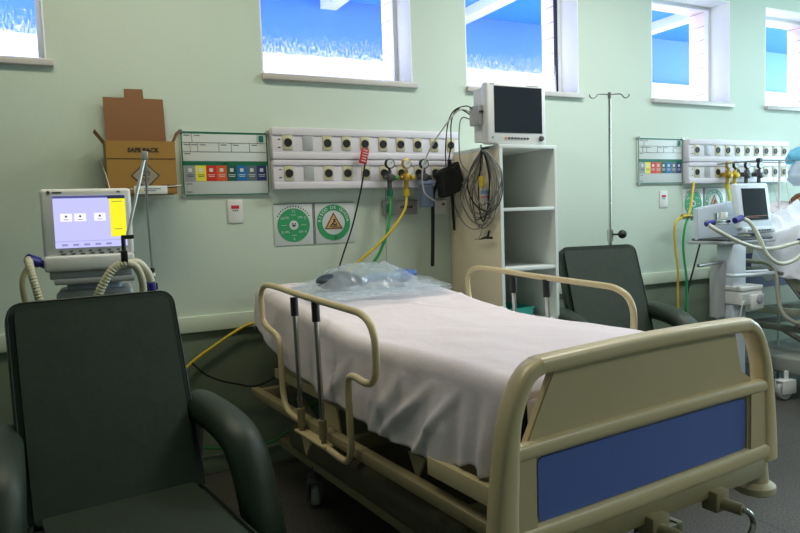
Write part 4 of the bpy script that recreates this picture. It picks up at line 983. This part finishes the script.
# ------------------------------------------------------------------ right-hand station
def hoses_right():
    single('yellow_hose', MB().tube([(3.97, -0.07, 1.40), (3.90, -0.09, 1.19), (3.84, -0.10, 1.165), (3.775, -0.10, 1.15), (3.745, -0.10, 1.10), (3.748, -0.10, 0.977), (3.775, -0.10, 0.80), (3.786, -0.09, 0.65), (3.79, -0.09, 0.45)], 0.008, n=10), yellow_h, 'yellow hose looping down the wall left of the second ventilator', 'hose')
    single('green_hose', MB().tube([(3.97, -0.06, 1.17), (3.90, -0.09, 1.165), (3.85, -0.10, 1.11), (3.828, -0.10, 1.0), (3.838, -0.10, 0.87), (3.86, -0.10, 0.74), (3.875, -0.09, 0.55), (3.88, -0.09, 0.4)], 0.008, n=10), green_h, 'green hose dropping down the wall left of the second ventilator', 'hose')
    single('power_cord', MB().tube([(4.01, -0.10, 1.03), (3.995, -0.10, 0.98), (3.94, -0.09, 0.80), (3.90, -0.08, 0.66), (3.875, -0.08, 0.5)], 0.006, n=8), black_rub, 'black cord slanting down behind the second ventilator', 'cord')
    t = thing('hose_coupling', 'brass coupling where the yellow hose meets the wall by the second clock sign', 'coupling', (3.86, -0.10, 1.168))
    b = MB(); b.cyl((-0.045, 0, 0), (0.03, 0, 0.005), 0.015, n=14); b.cyl((0, 0, 0), (0, 0.035, 0.0), 0.010, n=12); b.build('nut', brass, t)
    b = MB(); b.cyl((0.03, 0, 0.0), (0.09, 0.0, -0.006), 0.009, n=12); b.cyl((0.05, 0, -0.03), (0.055, 0, -0.005), 0.008); b.build('nipple', steel, t)
hoses_right()
for x, lab, bd, kn in ((4.262, 'left regulator with a dark gauge and yellow fitting on the right outlet panel', brass, yellow_h), (4.336, 'second regulator with a dark gauge and yellow body on the right outlet panel', yellow_h, yellow_h), (4.46, 'green-knobbed regulator above the second ventilator screen', dgrey_pl, green_ink), (4.60, 'grey regulator cluster beside the white hanging bag', dgrey_pl, grey_pl)):
    flowmeter(x, lab, bd, kn)
b = MB(); b.tube([(4.262, -0.115, 1.345), (4.262, -0.13, 1.28), (4.25, -0.15, 1.18), (4.22, -0.16, 1.1)], 0.011, n=8); single('yellow_hose', b, mat('pale_yellow_hose', (206, 214, 96), 0.4), 'short pale yellow hose below the left regulator of the right panel', 'hose')

def ventilator_right():
    wb = mat('cool_white_plastic', (204, 212, 222), 0.4, var=0.02)
    t = thing('ventilator', 'white ventilator on a column beside the occupied bed', 'ventilator', (3.72, -0.62, 0), 0)
    b = MB(); b.box(-0.07, 0.05, 0.0, 0.12, 0.14, 1.0, 0.010, 3); b.build('column', wb, t)
    b = MB(); b.prism([(-0.135, 0.55), (-0.135, 0.82), (-0.10, 0.90), (-0.072, 0.90), (-0.072, 0.55)], 0.05, 0.12, bev=0.006); b.build('side_module', grey_pl, t)
    b = MB(); b.prism([(-0.135, 1.025), (-0.145, 1.222), (0.18, 1.262), (0.26, 1.20), (0.26, 1.03)], 0.20, 0.235, bev=0.008); b.build('body', wb, t)
    b = MB(); b.box(-0.14, 0.33, 0.0, 0.28, 0.998, 1.018, 0.006); b.build('tray', grey_pl, t)
    b = MB(); b.box(-0.12, 0.30, -0.0, 0.26, 1.018, 1.032, 0.003); b.build('keyboard', dgrey_pl, t)
    b = MB(); b.tube([(-0.12, 0.0, 0.815), (-0.13, -0.05, 0.815), (0.0, -0.06, 0.812), (0.22, -0.06, 0.81), (0.25, 0.0, 0.815), (0.03, 0.04, 0.82)], 0.012, n=10, smooth=False); b.build('handle', wb, t)
    b = MB(); b.cyl((-0.34, 0.03, 0.885), (-0.10, 0.06, 0.890), 0.010, n=10); b.build('side_bar', steel, t)
    b = MB(); b.cyl((-0.295, 0.015, 1.128), (-0.24, 0.0, 1.14), 0.015, n=14); b.build('port', navy, t)
    b = MB(); b.cyl((-0.085, -0.02, 1.142), (-0.02, -0.02, 1.158), 0.019, n=14); b.build('port', navy, t)
    b = MB(); b.box(-0.23, -0.09, 0.0, 0.08, 1.12, 1.15, 0.006); b.cyl((-0.20, 0.02, 1.15), (-0.20, 0.02, 1.19), 0.012); b.build('flow_sensor', chrome, t)
    b = MB(); b.box(-0.15, -0.12, 0.0, 0.03, 1.15, 1.195, 0.004); b.build('sensor_plug', white_pl, t)
    b = MB(); b.box(-0.22, 0.14, -0.02, 0.28, 0.09, 0.15, 0.02, 3); b.build('base', wb, t)
    for (x, y) in ((-0.19, 0), (0.11, 0), (-0.19, 0.25), (0.11, 0.25)):
        b = MB(); b.lathe([(0.01, -0.015), (0.042, -0.015), (0.046, 0), (0.042, 0.015), (0.01, 0.015)], (x, y, 0.046), (1, 0, 0)); b.cyl((x, y, 0.05), (x, y, 0.11), 0.010); b.build('caster', dgrey_pl, t)
    cl = mat('milky_tube', (206, 206, 190), 0.35)
    b = MB(); b.tube([(-0.29, 0.0, 1.125), (-0.24, -0.04, 1.08), (-0.12, -0.07, 1.02), (0.04, -0.08, 0.975), (0.16, -0.10, 0.965), (0.28, -0.13, 0.985), (0.40, -0.17, 1.01), (0.56, -0.20, 1.03)], 0.0125, n=10); b.build('breathing_tube', cl, t)
    b = MB(); b.tube([(-0.025, -0.02, 1.158), (0.02, -0.05, 1.12), (0.065, -0.08, 1.02), (0.10, -0.10, 0.93), (0.17, -0.13, 0.875), (0.27, -0.15, 0.885), (0.36, -0.18, 0.95), (0.44, -0.20, 1.03)], 0.0125, n=10); b.build('breathing_tube', cl, t)
    b = MB(); b.cyl((0.33, -0.15, 1.0), (0.39, -0.16, 1.012), 0.019, n=14); b.build('connector', navy, t)
    return t
ventilator_right()
t = thing('display_monitor', 'second monitor with a dark screen and pale blue housing on the right ventilator', 'monitor', (3.93, -0.58, 1.055), R(-2)); t.rotation_euler = (R(-8), 0, R(-2))
cw = mat('cool_white_plastic', (204, 212, 222), 0.4, var=0.02)
b = MB(); b.box(-0.150, 0.150, 0.0, 0.045, 0.03, 0.318, 0.014, 3); b.box(-0.13, 0.14, -0.02, 0.05, 0.0, 0.04, 0.01, 3); b.build('housing', cw, t)
b = MB(); b.box(-0.105, 0.112, -0.004, 0.003, 0.082, 0.284, 0.002, 1); sc = b.build('screen', screen_off, t)
b = MB(); b.box(-0.10, 0.10, -0.0055, -0.004, 0.106, 0.109); b.box(-0.10, 0.02, -0.0055, -0.004, 0.096, 0.098); b.build('screen_trace', mat('amber_trace', (150, 90, 60), 0.4, emit=0.15), sc)
b = MB()
for k in range(9): b.box(-0.11+k*0.024, -0.094+k*0.024, -0.024, -0.019, 0.010, 0.020, 0.001, 1)
b.build('key_row', dgrey_pl, t)

def humidifier():
    t = thing('humidifier', 'small white boxy humidifier hanging on the ventilator column over the bed base', 'humidifier', (3.745, -0.66, 0.60), R(2))
    b = MB(); b.box(-0.10, 0.10, -0.02, 0.10, 0.03, 0.115, 0.010, 3); b.box(-0.103, 0.103, -0.023, 0.102, 0.115, 0.145, 0.008, 3); b.box(-0.02, 0.10, -0.03, 0.0, 0.0, 0.09, 0.006); b.build('case', white_pl, t)
    b = MB(); b.lathe([(0.0, 0), (0.030, 0), (0.030, 0.008), (0.022, 0.012), (0.010, 0.012)], (0.055, -0.03, 0.062), (0, -1, 0)); b.build('dial', grey_pl, t)
    b = MB()
    for k in range(5): b.box(-0.095, -0.03, -0.0215, -0.02, 0.045+k*0.012, 0.049+k*0.012)
    b.build('vents', grey_pl, t)
    b = MB(); b.box(-0.03, 0.03, 0.095, 0.135, 0.05, 0.11, 0.003); b.build('bracket', steel, t)
humidifier()
b = MB(); b.tube([(3.66, -0.70, 0.655), (3.62, -0.71, 0.66), (3.60, -0.71, 0.60), (3.595, -0.70, 0.5), (3.595, -0.69, 0.25)], 0.0035, n=8); single('white_cord', b, wire_w, 'thin white cord looping down from the humidifier', 'cord')

def bed_right():
    bed2 = thing('hospital_bed', 'second hospital bed with raised backrest at the right edge of the picture', 'bed', (4.66, -2.18, 0), 0)
    grey_b = mat('grey_beige_enamel', (168, 168, 150), 0.4, var=0.04)
    grey_d = mat('grey_frame_metal', (112, 114, 104), 0.45)
    bed_chassis(bed2, False, False, grey_b, grey_d)
    for s in (-1, 1): caster(bed2, s*0.60, 1.49, grey_pl, 0.06, 1.45, white_pl)
    for s in (-1, 1): caster(bed2, s*0.40, 0.35, grey_pl, 0.075, 0.3, white_pl)
    footboard(bed2)
    b = MB(); b.box(-0.56, 0.56, 0.12, 1.90, 0.15, 0.262, 0.02, 3); b.build('base_cover', mat('grey_base_cover', (150, 152, 146), 0.5), bed2)
    b = MB(); b.tube([(-0.50, 0.75, 0.47), (-0.50, 1.40, 0.475), (-0.50, 1.52, 0.485), (-0.50, 1.585, 0.53), (-0.50, 1.615, 0.62), (-0.50, 1.63, 0.75), (-0.50, 1.66, 0.825), (-0.50, 1.72, 0.85), (-0.50, 1.82, 0.855), (-0.50, 1.98, 0.87)], 0.014, n=12); g = b.build('guard_rail', grey_b, bed2)
    b = MB()
    for v in (1.5, 1.0): b.tube([(-0.50, v, 0.48), (-0.47, v, 0.44), (-0.45, v, 0.42)], 0.011, n=8)
    b.build('rail_bracket', steel, g)
    b = MB(); b.tube([(-0.47, 1.98, 0.80), (-0.47, 1.75, 0.80), (-0.47, 1.6, 0.78)], 0.010, n=8); b.build('inner_tube', steel, g)
    # headboard with blue inset
    b = MB(); b.tube([(-0.46, 2.08, 0.42), (-0.45, 2.08, 0.80), (-0.40, 2.08, 0.94), (-0.30, 2.08, 0.97), (0.30, 2.08, 0.97), (0.40, 2.08, 0.94), (0.45, 2.08, 0.80), (0.46, 2.08, 0.42)], 0.028, n=12); b.box(-0.44, 0.44, 2.07, 2.09, 0.45, 0.95); hb = b.build('headboard', grey_b, bed2)
    b = MB(); b.box(-0.40, 0.40, 2.062, 2.07, 0.62, 0.88); b.build('inset_panel', mat('navy_laminate', (40, 52, 98), 0.4), hb)
    Mb = Matrix.Translation((0, 1.30, 0.57)) @ Matrix.Rotation(R(38), 4, 'X')
    b = MB(); b.box(-0.42, 0.42, 0, 0.78, -0.025, 0.0, 0.006, M=Mb); b.box(-0.44, -0.41, 0, 0.80, -0.06, 0.0, 0.006, M=Mb); b.box(0.41, 0.44, 0, 0.80, -0.06, 0.0, 0.006, M=Mb); b.build('backrest_panel', grey_b, bed2)
    b = MB(); b.tube([(-0.36, 1.82, 0.93), (-0.36, 1.40, 0.44)], 0.014, n=8, smooth=False); b.build('backrest_strut', steel, bed2)
    b = MB(); b.tube([(0.36, 1.82, 0.93), (0.36, 1.40, 0.44)], 0.014, n=8, smooth=False); b.build('backrest_strut', steel, bed2)
    b = MB(); b.box(-0.42, 0.42, 0.0, 0.80, 0.0, 0.12, 0.03, 3, M=Mb); b.box(-0.42, 0.42, 0.08, 1.24, 0.552, 0.68, 0.03, 3); b.build('mattress', mattress_m, bed2)
bed_right()

def patient():
    # adult lying on the raised backrest, head at the top, turned slightly towards the camera
    ox, oy = 4.66, -2.18
    t = thing('person', 'person lying in the right bed, brown hair, covered by white sheets', 'person', (ox-0.04, oy, 0))
    def B(u, k, n):   # along the backrest: k up the slope, n out of it
        c, s = math.cos(R(38)), math.sin(R(38)); return Vector((u, 1.30+k*c-n*s, 0.57+k*s+n*c))
    V = []; E = []; Rr = []
    def add(p, r, par=None):
        V.append(p); Rr.append(r); i = len(V)-1
        if par is not None: E.append((par, i))
        return i
    pel = add(Vector((0, 1.10, 0.79)), 0.135)
    wst = add(B(0, 0.14, 0.22), 0.12, pel); ch = add(B(0, 0.34, 0.235), 0.135, wst); uc = add(B(0, 0.46, 0.225), 0.11, ch)
    nk = add(B(0, 0.56, 0.20), 0.052, uc); hd = add(B(0, 0.64, 0.215), 0.06, nk)
    for s in (-1, 1):
        sh = add(B(s*0.17, 0.47, 0.20), 0.058, uc); el = add(B(s*0.27, 0.22, 0.19), 0.043, sh); wr = add(B(s*0.22, 0.02, 0.22), 0.028, el); add(Vector((s*0.19, 1.12, 0.80)), 0.034, wr)
        hp = add(Vector((s*0.10, 1.02, 0.77)), 0.10, pel); kn = add(Vector((s*0.13, 0.62, 0.80)), 0.062, hp); an = add(Vector((s*0.12, 0.24, 0.745)), 0.04, kn); add(Vector((s*0.13, 0.20, 0.83)), 0.032, an)
    me = bpy.data.meshes.new('body'); me.from_pydata(V, E, []); o = bpy.data.objects.new('body', me); COL.objects.link(o); o.parent = t
    sk = o.modifiers.new('skin', 'SKIN'); sk.use_smooth_shade = True
    for i, v in enumerate(me.skin_vertices[0].data): v.radius = (Rr[i], Rr[i]); v.use_root = (i == 0)
    sb = o.modifiers.new('sub', 'SUBSURF'); sb.levels = 2; sb.render_levels = 2
    me.materials.append(skin_m)
    hc = B(0, 0.72, 0.225)
    Mh = Matrix.Translation(hc) @ Matrix.Rotation(R(38), 4, 'X') @ Matrix.Rotation(R(-25), 4, 'Y')
    b = MB(); b.sphere((0, 0, 0), 0.074, 0.105, 0.092, 28, 20, M=Mh)
    b.prism([(-0.011, -0.022), (0.011, -0.022), (0.006, 0.022), (-0.006, 0.022)], 0.082, 0.112, plane='xy', M=Mh, bev=0.004)
    for s in (-1, 1):
        b.sphere((s*0.074, -0.005, 0.0), 0.010, 0.026, 0.018, 12, 8, M=Mh); b.sphere((s*0.028, 0.022, 0.082), 0.014, 0.008, 0.006, 12, 8, M=Mh)
    b.sphere((0, -0.048, 0.078), 0.024, 0.007, 0.007, 12, 8, M=Mh); b.build('head', skin_m, t, ang=60)
    def hair(s, q):
        a = s*2*math.pi; e = q*R(110)
        r = 1.10+0.05*noise.noise(Vector((math.cos(a)*4, math.sin(a)*4, q*5)))
        d = Vector((math.sin(e)*math.cos(a)*0.078, math.cos(e)*0.108, math.sin(e)*math.sin(a)*0.09))
        if d.z > 0.045 and d.y < 0.065: d.z = 0.045*(0.6+0.4*d.y/0.065)
        return Mh @ (d*r)
    b = MB(); b.grid(hair, 32, 16); h = b.build('hair', hair_m, t, ang=60); h.modifiers.new('thick', 'SOLIDIFY').thickness = 0.006
    # pillow
    p = MB(); Mp = Matrix.Translation(Vector((ox, oy, 0)) + B(0, 0.70, 0.155)) @ Matrix.Rotation(R(38), 4, 'X')
    def pil(s, q):
        a = s*2*math.pi; e = (q-0.5)*math.pi; c = math.cos(e)
        sx = math.copysign(abs(math.cos(a))**0.5, math.cos(a)); sy = math.copysign(abs(math.sin(a))**0.5, math.sin(a))
        return Mp @ Vector((0.30*sx*c**0.5, 0.18*sy*c**0.5, 0.055*math.sin(e)+0.01*noise.noise(Vector((sx*3, sy*3, e)))))
    p.grid(pil, 40, 20); o = p.build('pillow', sheet_m, ang=80); tag(o, 'white pillow under the head of the person in the right bed', 'pillow')
    # cover
    def cov(s, q):
        k = q*1.70-0.15; u = (s-0.5)*1.24
        if k < 0.62:
            kk = 0.60-k; top = min(1.0, max(0.0, (kk-0.42)/0.2)); c = B(u, kk, (0.36-0.16*top)-0.10*min(1, abs(u)/0.45)**2)
        else:
            y = 1.30-(k-0.62)*1.15-0.10; z = 0.93-0.10*min(1, abs(u)/0.45)**2-0.02*(k-0.62)
            c = Vector((u, y, z))
            c0 = B(u, -0.02, 0.36-0.10*min(1, abs(u)/0.45)**2); f = min(1, (k-0.62)/0.12); c = c0.lerp(c, f) if f < 1 else c
        if abs(u) > 0.42: c.z -= (abs(u)-0.42)*1.5; c.x -= math.copysign((abs(u)-0.42)*0.75, u)
        n = noise.noise(Vector((u*6, k*5, 2)))*0.05+abs(noise.noise(Vector((u*13, k*11, 5))))*0.06+abs(noise.noise(Vector((u*5+k*9, k*4, 9))))*0.05
        return c+Vector((0.3*n*math.copysign(1, u)*(1 if abs(u) > 0.42 else 0), -n*0.4, n))
    b = MB(); b.grid(cov, 60, 90); o = b.build('bed_sheet', mat('white_sheet_cool', (228, 230, 240), 0.85, var=0.03, bump=0.1), None, ang=50); o.location = (ox, oy, 0)
    o.modifiers.new('thick', 'SOLIDIFY').thickness = 0.003
    tag(o, 'crumpled white sheets covering the person in the right bed', 'bed sheet')
patient()

def rail_and_bags():
    t = thing('transverse_bar', 'thin horizontal metal bar holding bags over the occupied bed', 'bar', (4.20, -0.40, 1.525))
    b = MB(); b.tube([(0.0, 0, 0.0), (1.2, 0, 0.0)], 0.005, n=8, smooth=False); b.cyl((0.02, 0.0, 0.0), (0.02, 0.34, 0.0), 0.005); b.build('rod', steel, t)
    b = MB(); b.cyl((0.0, -0.01, 0.0), (0.0, 0.02, 0.0), 0.014, n=14); b.build('rod_knob', black_pl, t)
    b = MB(); b.cyl((0.22, 0.01, -1.52), (0.22, 0.01, 0.0), 0.008, n=10); b.build('upright', white_pl, t)
    b = MB()
    def f(s, q):
        a = s*2*math.pi; r = 0.11*(0.55+0.45*math.sin(min(1, q*1.3+0.15)*math.pi*0.5))*(1 if q < 0.8 else 1-(q-0.8)*1.4)
        n = 1+0.18*noise.noise(Vector((math.cos(a)*2, math.sin(a)*2, q*4)))
        return Vector((4.66+r*n*math.cos(a)*1.3, -0.42+r*n*math.sin(a)*0.8, 1.52-q*0.17))
    b.grid(f, 30, 16); single('plastic_bag', b, whitebag_m, 'white translucent bag hanging from the bar over the occupied bed', 'bag', ang=60)
    b = MB()
    def g(s, q):
        a = s*math.pi*2; e = q*math.pi*0.62; n = 1+0.16*noise.noise(Vector((math.cos(a)*3, math.sin(a)*3, q*4)))
        return Vector((4.70+0.15*n*math.sin(e)*math.cos(a), -0.38+0.09*n*math.sin(e)*math.sin(a), 1.535+0.085*n*math.cos(e)))
    b.grid(g, 30, 16); o = single('surgical_cap', b, aqua_m, 'aqua gauzy cap resting on the bar above the white bag', 'cap', ang=60)
    for k, x in enumerate((4.335, 4.47)):
        b = MB(); b.tube([(x, -0.40, 1.525), (x+0.01, -0.40, 1.36), (x+0.05, -0.42, 1.18)], 0.0022, n=6); single('infusion_line', b, wire_w, ('left' if k == 0 else 'right')+' of two thin infusion lines hanging from the bar by the screen', 'line')
rail_and_bags()
